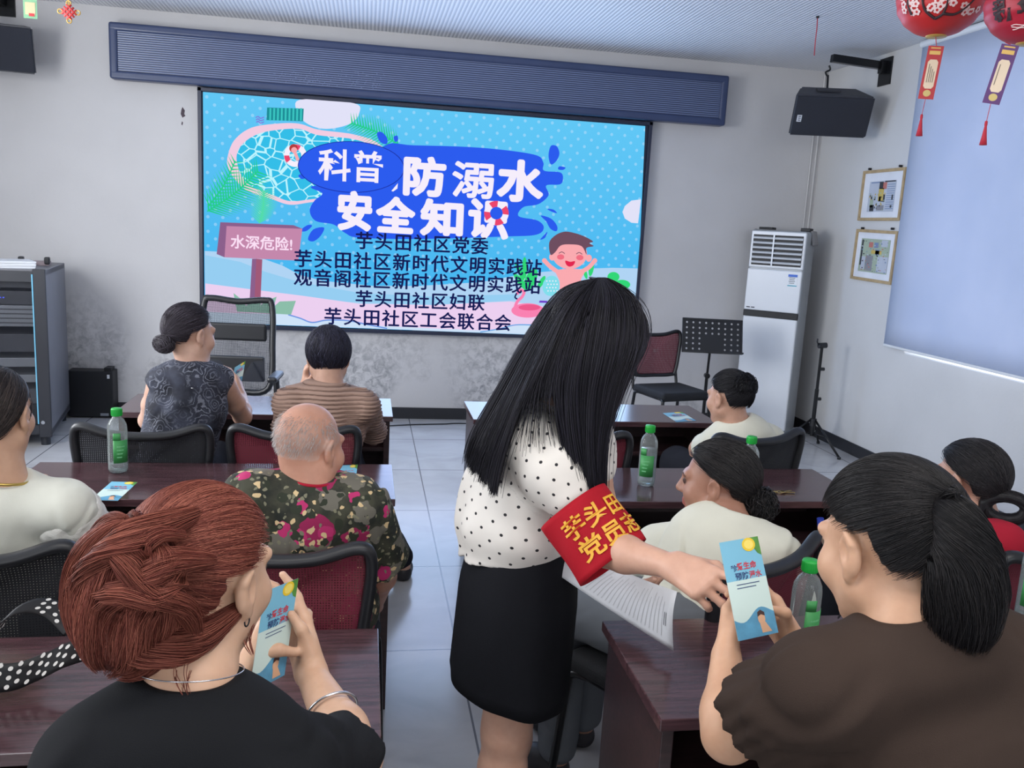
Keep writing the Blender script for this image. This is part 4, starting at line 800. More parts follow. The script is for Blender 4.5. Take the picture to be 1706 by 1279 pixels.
# ================================================================== smooth solids for bodies, clothes and hair
def nrm(v): v = np.array(v, float); return v/np.linalg.norm(v)
def vnoise(p, f, seed=0):
    q = p*f; i = np.floor(q).astype(np.int64); u = q-i; u = u*u*(3-2*u); r = 0
    for dx in (0, 1):
        for dy in (0, 1):
            for dz in (0, 1):
                h = ((i[:, 0]+dx)*73856093) ^ ((i[:, 1]+dy)*19349663) ^ ((i[:, 2]+dz)*83492791) ^ (seed*2654435761)
                h = (h ^ (h >> 13))*1274126177; h = ((h ^ (h >> 16)) & 0xffff)/65535.
                r = r+h*(u[:, 0] if dx else 1-u[:, 0])*(u[:, 1] if dy else 1-u[:, 1])*(u[:, 2] if dz else 1-u[:, 2])
    return r
class Solid:
    def __init__(s): s.p = []; s.disp = None; s.lo = np.full(3, 1e9); s.hi = np.full(3, -1e9)
    def _b(s, c, r): s.lo = np.minimum(s.lo, np.array(c)-r); s.hi = np.maximum(s.hi, np.array(c)+r)
    def rc(s, a, b, ra, rb=None, k=.02, op='+'):
        rb = ra if rb is None else rb; a, b = np.array(a, float), np.array(b, float)
        if op == '+': s._b(a, ra); s._b(b, rb)
        s.p.append(('c', (a, b, ra, rb), k, op)); return s
    def chain(s, pts, rs, k=.02):
        for i in range(len(pts)-1): s.rc(pts[i], pts[i+1], rs[i], rs[i+1], k)
        return s
    def el(s, c, r, R=None, k=.02, op='+'):
        c = np.array(c, float); r = np.array(r if not np.isscalar(r) else (r, r, r), float); R = np.eye(3) if R is None else R
        if op == '+': s._b(c, r.max())
        s.p.append(('e', (c, r, R), k, op)); return s
    def cut(s, p, n, k=.004): s.p.append(('h', (np.array(p, float), nrm(n)), k, '&')); return s
    def fn(s, f, k=.005, op='&'): s.p.append(('f', f, k, op)); return s
    def ev(s, P):
        d = np.full(len(P), 1e3)
        for kind, a, k, op in s.p:
            if kind == 'c':
                A, B, ra, rb = a; ba = B-A; t = np.clip((P-A)@ba/(ba@ba+1e-12), 0, 1); e = np.linalg.norm(P-A-t[:, None]*ba, axis=1)-(ra+(rb-ra)*t)
            elif kind == 'e':
                c, r, R = a; q = (P-c)@R; k0 = np.linalg.norm(q/r, axis=1); k1 = np.linalg.norm(q/(r*r), axis=1); e = np.where(k1 > 1e-9, k0*(k0-1)/(k1+1e-12), -r.min())
            elif kind == 'h': e = (P-a[0])@a[1]
            else: e = a(P)
            if op == '+': h = np.maximum(k-np.abs(d-e), 0)/k; d = np.minimum(d, e)-h*h*k*.25
            elif op == '-': h = np.maximum(k-np.abs(d+e), 0)/k; d = np.maximum(d, -e)+h*h*k*.25
            else: h = np.maximum(k-np.abs(d-e), 0)/k; d = np.maximum(d, e)+h*h*k*.25
        return d
    def mesh(s, h, B=6):
        lo = s.lo-5*h; n = (np.ceil((s.hi+5*h-lo)/h/B).astype(int))*B; nb = n//B
        ii = np.stack(np.meshgrid(*[np.arange(q) for q in nb], indexing='ij'), -1).reshape(-1, 3); c = lo+(ii*B+(B-1)/2)*h
        d = np.concatenate([s.ev(c[i:i+200000]) for i in range(0, len(c), 200000)]).reshape(nb)
        near = np.abs(d) < (B*h*.87+.02+(.02 if s.disp else 0)); V = np.repeat(np.repeat(np.repeat(np.where(d < 0, -1., 1.).astype(np.float32), B, 0), B, 1), B, 2)
        bi = np.argwhere(near); off = np.stack(np.meshgrid(*[np.arange(B)]*3, indexing='ij'), -1).reshape(-1, 3)
        for i in range(0, len(bi), 1500):
            g = (bi[i:i+1500, None]*B+off[None]).reshape(-1, 3); P = lo+g*h; e = s.ev(P)
            if s.disp: e = e+s.disp(P)
            V[g[:, 0], g[:, 1], g[:, 2]] = e
        ins = V < 0; cs = ins[:-1, :-1, :-1].astype(np.int8)
        cor = [(x, y, z) for x in (0, 1) for y in (0, 1) for z in (0, 1)]; sh = [q-1 for q in V.shape]
        cs = sum(ins[x:x+sh[0], y:y+sh[1], z:z+sh[2]].astype(np.int8) for x, y, z in cor)
        idx = np.argwhere((cs > 0) & (cs < 8)); C = np.stack([V[idx[:, 0]+x, idx[:, 1]+y, idx[:, 2]+z] for x, y, z in cor], 1); acc = np.zeros((len(idx), 3)); cnt = np.zeros(len(idx))
        for a in range(8):
            for b in range(a+1, 8):
                if sum(abs(cor[a][q]-cor[b][q]) for q in range(3)) != 1: continue
                x = (C[:, a] < 0) != (C[:, b] < 0); t = C[:, a]/(C[:, a]-C[:, b]+1e-12); t = np.clip(t, 0, 1)
                acc[x] += (np.array(cor[a])+t[:, None]*(np.array(cor[b])-np.array(cor[a])))[x]; cnt[x] += 1
        Vt = lo+(idx+acc/cnt[:, None])*h; vid = np.full(sh, -1, np.int32); vid[idx[:, 0], idx[:, 1], idx[:, 2]] = np.arange(len(idx)); F = []
        for ax in range(3):
            sl0 = [slice(None)]*3; sl1 = [slice(None)]*3; sl0[ax] = slice(0, -1); sl1[ax] = slice(1, None)
            e = np.argwhere(ins[tuple(sl0)] != ins[tuple(sl1)]); u, v = [q for q in range(3) if q != ax]
            e = e[(e[:, u] > 0) & (e[:, v] > 0) & (e[:, u] < sh[u]) & (e[:, v] < sh[v])]
            def cell(du, dv): q = e.copy(); q[:, u] -= du; q[:, v] -= dv; return vid[q[:, 0], q[:, 1], q[:, 2]]
            qd = np.stack([cell(1, 1), cell(0, 1), cell(0, 0), cell(1, 0)], 1); fl = ins[e[:, 0], e[:, 1], e[:, 2]]
            if ax == 1: fl = ~fl
            qd[~fl] = qd[~fl][:, ::-1]; F.append(qd[(qd >= 0).all(1)])
        return Vt, np.concatenate(F)
def arr_mesh(name, V, F, mats, parent, col=None, uv=None, mi=None):
    me = bpy.data.meshes.new(name); F = np.asarray(F); V = np.asarray(V, float)-np.array(parent.location)
    k = F.shape[1]; me.vertices.add(len(V)); me.vertices.foreach_set('co', V.astype(np.float32).ravel()); me.loops.add(F.size); me.loops.foreach_set('vertex_index', F.astype(np.int32).ravel())
    me.polygons.add(len(F)); me.polygons.foreach_set('loop_start', np.arange(0, F.size, k, dtype=np.int32)); me.polygons.foreach_set('use_smooth', np.ones(len(F), bool))
    if mi is not None: me.polygons.foreach_set('material_index', np.asarray(mi, np.int32))
    if col is not None:
        c = np.ones((len(V), 4), np.float32); c[:, :3] = col; me.color_attributes.new('col', 'FLOAT_COLOR', 'POINT').data.foreach_set('color', c.ravel())
    if uv is not None: me.uv_layers.new(name='UVMap').data.foreach_set('uv', np.asarray(uv, np.float32)[F.ravel()].ravel())
    for m_ in (mats if isinstance(mats, (list, tuple)) else [mats]): me.materials.append(m_)
    me.update(calc_edges=True); me.validate(); o = bpy.data.objects.new(name, me); COL.objects.link(o); o.parent = parent; return o
def strand_geo(P, r0, r1=None, sides=3):
    """P: (strands, points, 3) -> thin tapering tubes"""
    P = np.asarray(P, float); ns, m_, _ = P.shape; r1 = r0*.35 if r1 is None else r1
    T = np.gradient(P, axis=1); T /= np.linalg.norm(T, axis=2)[..., None]+1e-9; A = np.cross(T, np.array([.31, .57, .76])); A /= np.linalg.norm(A, axis=2)[..., None]+1e-9; Bv = np.cross(T, A)
    t = np.linspace(0, 1, m_); R = (r0*np.minimum(1, .5+3*t)*(1-t**3)+r1*t**3)[None, :, None, None]
    th = 2*PI*np.arange(sides)/sides; V = P[:, :, None]+R*(np.cos(th)[None, None, :, None]*A[:, :, None]+np.sin(th)[None, None, :, None]*Bv[:, :, None])
    i = np.arange(ns)[:, None, None]*m_*sides; j = np.arange(m_-1)[None, :, None]*sides; k = np.arange(sides)[None, None, :]; k2 = (k+1) % sides
    F = np.stack(np.broadcast_arrays(i+j+k, i+j+k2, i+j+sides+k2, i+j+sides+k), -1).reshape(-1, 4); return V.reshape(-1, 3), F
class Hair:
    """gathers combed solids and strands into one mesh with a colour per strand"""
    def __init__(s, rgb, var=.25, hi=None): s.V = []; s.F = []; s.C = []; s.n = 0; s.c = np.array(lin(rgb)); s.hi = np.array(lin(hi)) if hi else None; s.var = var
    def solid(s, sol, h, dark=.8):
        V, F = sol.mesh(h); s.V.append(V); s.F.append(F+s.n); s.C.append(np.tile(s.c*dark, (len(V), 1))); s.n += len(V)
    def strands(s, P, r, r1=None):
        P = np.asarray(P, float)
        if not len(P): return
        V, F = strand_geo(P, r, r1); q = len(V)//len(P); c = s.c[None]*(1+s.var*RNG.uniform(-1.2, 1, (len(P), 1)))
        if s.hi is not None: k = (RNG.uniform(0, 1, (len(P), 1))**2.2); c = c*(1-k)+s.hi*k
        s.V.append(V); s.F.append(F+s.n); s.C.append(np.repeat(np.clip(c, 0, 1), q, 0)); s.n += len(V)
    def bundle(s, pts, rs, n, r=.0012, m_=20, twist=0., jit=.12, flat=1.0, fray=.0):
        P = catmull(pts, 10); t = np.linspace(0, 1, len(P)); tt = np.linspace(0, 1, m_); C = np.stack([np.interp(tt, t, P[:, q]) for q in range(3)], 1); R = np.interp(tt, np.linspace(0, 1, len(rs)), rs)
        T = np.gradient(C, axis=0); T /= np.linalg.norm(T, axis=1)[:, None]; a = np.cross(T, [.2, .3, .93]); a /= np.linalg.norm(a, axis=1)[:, None]; b = np.cross(T, a)
        th = RNG.uniform(0, 2*PI, n); q = RNG.uniform(.45, 1, n)**.5; out = []
        for i in range(n):
            ang = th[i]+twist*tt+.3*np.sin(3*tt+i); w_ = R*q[i]*(1+jit*np.sin(5*tt+i*1.7)); w_ = w_*(1+fray*tt**3*RNG.uniform(-1, 1))
            out.append(C+a*(w_*np.cos(ang))[:, None]+b*(w_*np.sin(ang)*flat)[:, None])
        s.strands(out, r)
    def build(s, name, parent, mt): return arr_mesh(name, np.concatenate(s.V), np.concatenate(s.F), mt, parent, col=np.concatenate(s.C))

# ------------------------------------------------------------------ people
def hair_mat(name, rough=.38, spec=.5):
    m, N, L, b, tc = blank(name, rough); a = N.new('ShaderNodeAttribute'); a.attribute_name = 'col'; L.new(a.outputs['Color'], b.inputs['Base Color']); b.inputs['Specular IOR Level'].default_value = spec; return m
M_hair = hair_mat('hair', .5, .28); M_hair2 = hair_mat('hair_dyed', .55, .22)
m, N, L, b, tc = blank('skin', .48); a = N.new('ShaderNodeAttribute'); a.attribute_name = 'col'
mx = N.new('ShaderNodeMix'); mx.data_type = 'RGBA'; mx.blend_type = 'MULTIPLY'; mx.inputs[0].default_value = 1; L.new(a.outputs['Color'], mx.inputs[6]); L.new(ramp(N, L, noise(N, L, tc.outputs['Object'], 26, 4), [(.3, (.86, .82, .80)), (.7, (1, 1, 1))]), mx.inputs[7]); L.new(mx.outputs[2], b.inputs['Base Color'])
b.inputs['Subsurface Weight'].default_value = .12; b.inputs['Subsurface Radius'].default_value = (.010, .004, .002); b.inputs['Subsurface Scale'].default_value = 1.; bumpn(N, L, b, noise(N, L, tc.outputs['Object'], 160, 2), .06, .002); b.inputs['Specular IOR Level'].default_value = .4
M_skin = m

class Head:
    def __init__(s, c, yaw, pitch=0., roll=0., sc=.95):
        y, p, r = (math.radians(q) for q in (yaw, pitch, roll)); f = np.array([-math.sin(y)*math.cos(p), math.cos(y)*math.cos(p), -math.sin(p)]); r0 = np.array([math.cos(y), math.sin(y), 0.]); u0 = np.cross(r0, f)
        s.r = r0*math.cos(r)+u0*math.sin(r); s.u = np.cross(s.r, f); s.f = f; s.c = np.array(c, float); s.k = sc; s.R = np.stack([s.r, s.f, s.u], 1)
    def w(s, x, y, z): return s.c+s.R@(np.array([x, y, z])*s.k)
    def loc(s, P): return ((P-s.c)@s.R)/s.k
    def add(s, S, ears=True, nose=1.0, plump=1.0):
        k = s.k; E = lambda c, r, kk, op='+': S.el(s.w(*c), np.array(r)*k, s.R, kk, op); Cc = lambda a, b, ra, rb, kk, op='+': S.rc(s.w(*a), s.w(*b), ra*k, rb*k, kk, op)
        E((0, -.018, .030), (.073, .092, .083), .02); E((0, .030, -.030), (.060*plump, .060, .078), .03)
        for q in (-1, 1):
            Cc((q*.050*plump, .0, -.055), (q*.012, .058, -.098), .020, .016, .03); E((q*.040*plump, .055, -.030), (.026, .026, .028), .02)
            Cc((q*.044, .072, .024), (q*.012, .084, .020), .010, .010, .016)
        E((0, .066, -.098), (.020, .018, .016), .02)
        for q in (-1, 1): E((q*.031, .094, .004), (.017, .016, .012), .012, '-'); E((q*.031, .0745, .004), (.0135, .0135, .0125), .003)
        Cc((0, .084, .012), (0, .103*nose, -.026), .008, .0125, .012)
        for q in (-1, 1): E((q*.012, .094, -.030), (.008, .009, .008), .006)
        Cc((-.016, .086, -.056), (.016, .086, -.056), .0065, .0065, .006); Cc((-.013, .085, -.068), (.013, .085, -.068), .0075, .0075, .006); Cc((-.02, .096, -.062), (.02, .096, -.062), .002, .002, .004, '-')
        if ears:
            for q in (-1, 1):
                E((q*.080, -.012, -.004), (.010, .019, .032), .008); E((q*.077, -.003, -.034), (.008, .009, .011), .006); E((q*.091, -.006, .0), (.010, .010, .018), .005, '-'); Cc((q*.086, -.025, .010), (q*.086, -.014, .026), .005, .005, .006)
        return s
    def paint(s, V, col):
        q = s.loc(V); f = (q[:, 1] > .05)&(q[:, 1] < .125)&(np.abs(q[:, 0]) < .08)&(np.abs(q[:, 2]) < .13)
        def bl(m_, c, a): col[m_] = col[m_]*(1-a)+np.array(lin(c))*a
        bl(f&(np.abs(q[:, 0]) < .024)&(q[:, 2] < -.050)&(q[:, 2] > -.076)&(q[:, 1] > .080), (176, 92, 90), .75)
        e = np.hypot((np.abs(q[:, 0])-.031)/1.3, q[:, 2]-.004); bl(f&(e < .012)&(q[:, 1] > .07), (40, 30, 30), .85)
        bl(f&(np.abs(np.abs(q[:, 0])-.031) < .021)&(np.abs(q[:, 2]-.027+.003*np.abs(q[:, 0])/.03) < .0045), (60, 46, 44), .8)
def hand(S, W, D, n, side, curl=(.35, .4, .35), thumb=((.6, .75, .35), (.85, .35, .3)), sc=.95, spread=.06, curls=None):
    D = nrm(D); n = np.array(n, float); n = nrm(n-D*(n@D)); t = np.cross(D, n)*(1 if side == 'R' else -1); W = np.array(W, float); k_ = sc
    offs = (.030, .010, -.010, -.028); fw = (.086, .090, .085, .075); wl = (.016, .006, -.005, -.015)
    for o_, f_, w_ in zip(offs, fw, wl): S.rc(W+t*w_*k_, W+(D*f_+t*o_)*k_, .0165*k_, .0125*k_, .014)
    S.rc(W+t*.014*k_, W+(D*.048+t*.030+n*.010)*k_, .016*k_, .0155*k_, .012)
    for i, (o_, f_, ln) in enumerate(zip(offs, fw, (.044, .049, .045, .035))):
        c = curls[i] if curls else curl; b_ = W+(D*f_+t*o_)*k_; d0 = nrm(D+t*spread*(1.5-i)); a = 0.; r = (.0098, .0088, .0080, .0070) if i < 3 else (.0086, .0078, .0070, .0062)
        for j, l_ in enumerate((ln, ln*.62, ln*.52)): a += c[j]; e = b_+(d0*math.cos(a)+n*math.sin(a))*l_*k_; S.rc(b_, e, r[j]*k_, r[j+1]*k_, .005); b_ = e
    b_ = W+(D*.032+t*.030+n*.010)*k_
    for j, (v, l_) in enumerate(zip(thumb, (.040, .031))): e = b_+nrm(D*v[0]+t*v[1]+n*v[2])*l_*k_; S.rc(b_, e, (.0125, .0102)[j]*k_, (.0105, .0085)[j]*k_, .007); b_ = e
class Pose: pass
def make_pose(hip, N, head, shL, shR, elL, elR, wrL, wrR, hands=None, knees=None, yaw=0., fat=1., foot=None, standing=False):
    J = Pose(); J.P = np.array(hip, float); J.N = np.array(N, float); J.head = head; J.sh = {'L': np.array(shL), 'R': np.array(shR)}; J.el = {'L': np.array(elL), 'R': np.array(elR)}; J.wr = {'L': np.array(wrL), 'R': np.array(wrR)}; J.hands = hands or {}; J.fat = fat
    J.br = nrm(J.sh['R']-J.sh['L']); J.bu = nrm(J.N-J.P); J.bf = nrm(np.cross(J.bu, J.br)); J.br = np.cross(J.bf, J.bu); J.B = np.stack([J.br, J.bf, J.bu], 1); J.L = np.linalg.norm(J.N-J.P)
    y = math.radians(yaw); f = np.array([-math.sin(y), math.cos(y), 0]); r = np.array([math.cos(y), math.sin(y), 0]); J.hf, J.hr = f, r; J.hp, J.kn, J.an = {}, {}, {}
    for s_, q in (('L', -1), ('R', 1)):
        J.hp[s_] = J.P+r*q*.085; J.kn[s_] = J.hp[s_]+f*.40+r*q*.03+np.array([0, 0, -.02]); J.an[s_] = np.array([*(J.kn[s_][:2]+f[:2]*.02), .085])
    if knees: J.kn.update({k: np.array(v, float) for k, v in knees.items()}); J.an.update({k: np.array([*(J.kn[k][:2]), .085]) for k in knees})
    if foot: J.an.update({k: np.array(v, float) for k, v in foot.items()})
    return J
def torso(S, J, inf=0., k=.036, bust=1.):
    F = J.fat; p = lambda f, x=0, y=0: J.P+J.bu*J.L*f+J.br*x+J.bf*y; R = lambda a, b, c: (a*F+inf, b*F+inf, c+inf)
    S.el(p(.02), R(.155, .115, .11), J.B, k); S.el(p(.02, 0, -.035), R(.15, .09, .09), J.B, k); S.el(p(.33), R(.132, .098, .14), J.B, k); S.el(p(.62), R(.143, .098, .165), J.B, k)
    for q in (-1, 1): S.el(p(.58, q*.07, .07), np.array((.058, .055, .06))*bust+inf, J.B, k)
    for q in 'LR': S.rc(p(.86), J.sh[q], .050+inf*.8, .043+inf, k); S.rc(p(.985), p(.90)*.35+J.sh[q]*.65, .034+inf*.9, .036+inf*.9, k)
    return S
def full_body(S, J, skirt=False, foot=True, slim=.013):
    torso(S, J, -slim); h = J.head; F = .5+.5*J.fat
    S.rc(J.N-J.bu*.02, h.w(0, -.028, -.035), .053*F, .050*F, .03); S.rc(J.N+J.bf*.02, h.w(0, .01, -.06), .045*F, .042*F, .03); h.add(S, plump=F)
    for q in 'LR':
        e, w_, sh = J.el[q], J.wr[q], J.sh[q]; S.rc(sh, sh*.4+e*.6, .047*F, .041*F, .03); S.rc(sh*.4+e*.6, e, .041*F, .035*F, .02); m_ = e*.72+w_*.28; S.rc(e, m_, .036*F, .037*F, .02); S.rc(m_, w_, .037*F, .0235*F, .02)
        kw = J.hands.get(q, {}); hand(S, w_, kw.get('D', w_-e), kw.get('n', np.cross(w_-e, J.br)), q, **{a: b for a, b in kw.items() if a not in 'Dn'})
        S.rc(J.hp[q], J.kn[q], .088*F, .058*F, .04); c = J.kn[q]*.7+J.an[q]*.3-(.0 if skirt else 0)*J.hf; S.rc(J.kn[q], c, .056*F, .056*F, .03); S.rc(c, J.an[q], .055*F, .034*F, .03)
        if foot: S.rc(J.an[q]-[0, 0, .04], J.an[q]+J.hf*.13-np.array([0, 0, .058]), .034, .024, .02)
    return S
SKIN = (214, 170, 146)
def person(label, root, J, skin=SKIN, vox=.006, group='people attending the talk', paint=None, **kw):
    t = thing('person', label, 'person', root, 0, group); S = full_body(Solid(), J, **kw); V, F = S.mesh(vox); col = np.tile(np.array(lin(skin)), (len(V), 1)); J.head.paint(V, col)
    if paint: paint(V, col)
    arr_mesh('body', V, F, M_skin, t, col=col); return t
def folds(amp, f=9., seed=0, axis=None, stretch=.18):
    """creases of cloth: thin valleys beside low ridges, drawn out along an axis"""
    rs = np.random.RandomState(seed+40); axes = [nrm(axis)]*2 if axis is not None else [nrm(rs.normal(size=3)*[1, .5, 1.3]) for _ in range(2)]
    def g(P):
        e = 0
        for i, (a, w_) in enumerate(zip(axes, (1., .6))):
            Q = P-np.outer((P@a)*(1-stretch), a); wob = vnoise(P, f*.5, seed+9+i)-.5; Q = Q+wob[:, None]*.05
            n_ = 2*vnoise(Q, f*(1+.5*i), seed+i)-1; m_ = np.clip(vnoise(P, f*.45, seed+21+i)*2.2-.5, 0, 1); e = e+w_*amp*m_*(np.exp(-(n_*5.5)**2)-.7*np.exp(-((n_-.28)*5)**2))
        return e
    return g
def top(J, inf=.014, sleeve=.6, slr=.058, slr2=.062, hem=-.10, neck=.078, bust=1., amp=.004, f=8., seed=0, neckdrop=.0, puff=None, sleeveless=False, forearm=None, collar_up=.062):
    slr *= .86; slr2 *= .88; S = torso(Solid(), J, inf*.8, .036, bust); F = .5+.5*J.fat
    S.cut(J.P+J.bu*hem, -J.bu)
    for q in 'LR':
        if sleeveless: continue
        e = J.sh[q]+(J.el[q]-J.sh[q])*min(sleeve, 1.); A = Solid(); ax = nrm(J.el[q]-J.sh[q])
        S2 = ('c', (J.sh[q], e+ax*.03, slr*F, slr2*F), .04, '+')
        def cuffed(P, sh=J.sh[q], e=e, ax=ax, r1=slr*F, r2=slr2*F):
            b_ = e+ax*.03-sh; t = np.clip((P-sh)@b_/(b_@b_), 0, 1); d = np.linalg.norm(P-sh-t[:, None]*b_, axis=1)-(r1+(r2-r1)*t); return np.maximum(d, (P-e)@ax)
        S._b(J.sh[q], .08); S._b(e, .10)
        if forearm is None: S.fn(cuffed, .055, '+')
        else:
            w_ = J.el[q]+(J.wr[q]-J.el[q])*forearm; S.rc(J.sh[q], J.el[q], slr*F, slr2*.92*F, .04); S.rc(J.el[q], w_, slr2*.92*F, slr2*.72*F, .03)
        if puff: S.el(e-ax*.03, (puff, puff, puff*.8), None, .03); S._b(e, puff+.03)
    S.el(J.N-J.bu*.035+J.bf*.01, (.098*F+inf, .078*F+inf, .062), J.B, .04)
    S.el(J.N+J.bu*(collar_up+.02)+J.bf*(.015+neckdrop), (neck, neck*1.02, neck*.92), J.B, .012, '-')
    fo = folds(amp*1.5, f*1.25, seed); NN = J.N.copy(); S.disp = lambda P: fo(P)*np.clip((np.linalg.norm(P-NN, axis=1)-.10)/.06, 0, 1)[...]; return S
def trousers(J, inf=.014, amp=.003, to=.94):
    S = Solid(); F = J.fat; S.el(J.P+J.bu*.01, (.155*F+inf, .118*F+inf, .115+inf), J.B, .05); S.cut(J.P+J.bu*.09, J.bu)
    for q in 'LR': a = J.kn[q]+(J.an[q]-J.kn[q])*to; S.rc(J.hp[q], J.kn[q], .09*F+inf, .062+inf, .04); S.rc(J.kn[q], a, .060+inf, .046+inf, .03)
    S.disp = folds(amp, 11, 3); return S
def shoes(J, t, mt):
    for q in 'LR':
        S = Solid(); a = J.an[q]; S.rc(a-[0, 0, .05], a+J.hf*.15-np.array([0, 0, .055]), .042, .036, .03); S.el(a+J.hf*.06-np.array([0, 0, .045]), (.045, .05, .04), None, .03); S.cut((0, 0, .004), (0, 0, -1)); V, F = S.mesh(.007); arr_mesh('shoe', V, F, mt, t)
def wear(name, S, h, mt, t, **kw): V, F = S.mesh(h); return arr_mesh(name, V, F, mt, t, **kw)
def zmin(y, nape=-.62, fore=.60, over=False):
    return np.interp(y, [-1, -.15, .22, .45, .80, 1], [nape, nape, .02, .22, fore, fore+.02]) if over else np.interp(y, [-1, -.40, -.27, .20, .45, .80, 1], [nape, nape, .02, .08, .26, fore, fore+.02])
def cap_hair(H, h, tie, R=(.084, .104, .096), n=900, vox=.005, strand=.0011, nape=-.62, fore=.60, groove=.003, lift=1.02, spread=.25, m_=14, ctr=(0, -.018, .026), stop=1.0, freq=26, over=False):
    """a cap of hair combed from the hairline to a tie direction (head axes), with strands lying on it"""
    R = np.array(R); C = np.array(ctr); tie = nrm(tie); a1 = nrm(np.cross(tie, [.1, .2, .97] if abs(tie[2]) < .9 else [1, 0, 0])); a2 = np.cross(tie, a1)
    S = Solid(); S.el(h.w(*C), R*h.k, h.R, .01)
    def edge(P):
        d = (h.loc(P)-C)/R; d /= np.linalg.norm(d, axis=1)[:, None]+1e-9; return (zmin(d[:, 1], nape, fore, over)-d[:, 2])*R.mean()*h.k*.8
    S.fn(edge, .016)
    def groov(P):
        d = (h.loc(P)-C); a = np.arctan2(d@a2, d@a1); return groove*(vnoise(np.stack([np.cos(a)*4, np.sin(a)*4, np.linalg.norm(d, axis=1)*8], 1), freq/8., 3)-.5)*2
    S.disp = groov; H.solid(S, vox)
    D = RNG.normal(size=(n*4, 3)); D /= np.linalg.norm(D, axis=1)[:, None]; D = D[D[:, 2] > zmin(D[:, 1], nape, fore, over)-.05][:n]; tt = np.linspace(0, 1, m_)*stop
    T = nrm(tie)+RNG.normal(size=(len(D), 3))*spread*.35; T /= np.linalg.norm(T, axis=1)[:, None]; om = np.arccos(np.clip((D*T).sum(1), -.999, .999))[:, None]
    Q = (np.sin((1-tt)[None]*om)/np.sin(om))[..., None]*D[:, None]+(np.sin(tt[None]*om)/np.sin(om))[..., None]*T[:, None]
    l_ = lift+.02*np.sin(PI*tt)[None]*RNG.uniform(-.5, 1.4, (len(D), 1)); Q = (Q*l_[..., None])*R+C
    if not over: Q = Q[~((np.abs(Q[..., 1]+.008) < .024)&(Q[..., 2] > -.045)&(Q[..., 2] < .024)&(np.abs(Q[..., 0]) > .045)).any(1)]
    H.strands(h.c+(Q*h.k)@h.R.T, strand)
def drape(H, c, R, Rm, pole, n, strand=.0008, m_=20, wave=.05, t0=.03, t1=.93):
    """strands combed from one pole of a lump over it to the other"""
    c = np.array(c, float); R = np.array(R, float); pole = nrm(pole); a = nrm(np.cross(pole, [.3, .5, .8])); b = np.cross(pole, a); out = []
    for i in range(n):
        ph = RNG.uniform(0, 2*PI); t = np.linspace(t0+RNG.uniform(0, .05), t1-RNG.uniform(0, .12), m_)*PI; ph_ = ph+wave*6*np.sin(t*2+i*.01+ph)*.3; q = np.cos(t)[:, None]*pole+np.sin(t)[:, None]*(np.cos(ph_)[:, None]*a+np.sin(ph_)[:, None]*b)
        lump = 1.02+.07*np.sin(ph*7+2*np.sin(t))+RNG.uniform(-.01, .05); out.append(c+((q*lump[:, None] if np.ndim(lump) else q*lump)*R)@Rm.T)
    H.strands(out, strand)
def bun(H, c, r, R, n=260, strand=.0011, vox=.005, squash=(1, 1, 1), curly=0.):
    c = np.array(c, float); S = Solid(); S.el(c, np.array(squash)*r*.93, R, .01); S.disp = folds(.004, 45, 2); H.solid(S, vox); out = []
    for i in range(n):
        ax = nrm(RNG.normal(size=3)*np.array([.6, .6, .6])+np.array([0, 1, .2])); u = nrm(np.cross(ax, [.3, .2, .9])); v = np.cross(ax, u); a = RNG.uniform(0, 2*PI)+np.linspace(0, RNG.uniform(2, 4), 16); of = RNG.uniform(-.7, .7)
        rr = math.sqrt(1-of*of); q = (np.cos(a)[:, None]*u+np.sin(a)[:, None]*v)*rr+ax*of; q = q*(1+.04*RNG.normal()+curly*np.sin(a*5+i)[:, None]*.12); out.append(c+(q*np.array(squash)*r)@R.T)
    H.strands(out, strand)

# ------------------------------------------------------------------ fabrics
def fabric(name, rgb, rough=.9, weave=900, var=.05): return mat(name, rgb, rough, var=var, scale=9, bump=.25, bscale=weave, spec=.15)
M_tblack = fabric('cotton_black', (27, 28, 31)); M_brown = fabric('cotton_brown', (62, 50, 44), var=.08); M_wtee = fabric('cotton_white', (222, 222, 210)); M_wtee2 = fabric('cotton_ivory', (226, 224, 208)); M_lace = fabric('lace_white', (232, 230, 222), weave=260); M_redtee = fabric('cotton_red', (170, 36, 54)); M_skirt_ = fabric('skirt_black', (24, 25, 30), .8); M_greyp = fabric('denim_grey', (112, 116, 122)); M_darkp = fabric('trousers_dark', (40, 42, 50)); M_shoe = mat('shoe_dark', (46, 44, 48), .5); M_band = fabric('armband_red', (172, 26, 40), .7); M_bandy = mat('armband_yellow', (232, 172, 52), .55); M_silver = mat('silver', (206, 206, 210), .2, .9); M_gold2 = mat('necklace_gold', (206, 176, 96), .3, .8)
m, N, L, b, tc = blank('paisley', .8); o = tc.outputs['Object']; vo = N.new('ShaderNodeTexVoronoi'); vo.feature = 'F1'; vo.inputs['Scale'].default_value = 16; L.new(o, vo.inputs['Vector'])
cur = mth(N, L, 'SINE', mth(N, L, 'ADD', mth(N, L, 'MULTIPLY', vo.outputs['Distance'], 30), mth(N, L, 'MULTIPLY', noise(N, L, o, 24, 4), 30))); k = mth(N, L, 'MULTIPLY', mth(N, L, 'GREATER_THAN', cur, .62), ramp(N, L, noise(N, L, o, 11, 3), [(.42, (0, 0, 0)), (.6, (1, 1, 1))]))
L.new(mixc(N, L, mth(N, L, 'MULTIPLY', k, .55), ramp(N, L, noise(N, L, o, 14, 4), [(.35, lin((26, 28, 40))), (.7, lin((66, 70, 86)))]), lin((150, 154, 168))), b.inputs['Base Color']); M_paisley = m
m, N, L, b, tc = blank('brown_stripes', .9); o = tc.outputs['Object']; sp = N.new('ShaderNodeSeparateXYZ'); L.new(o, sp.inputs[0])
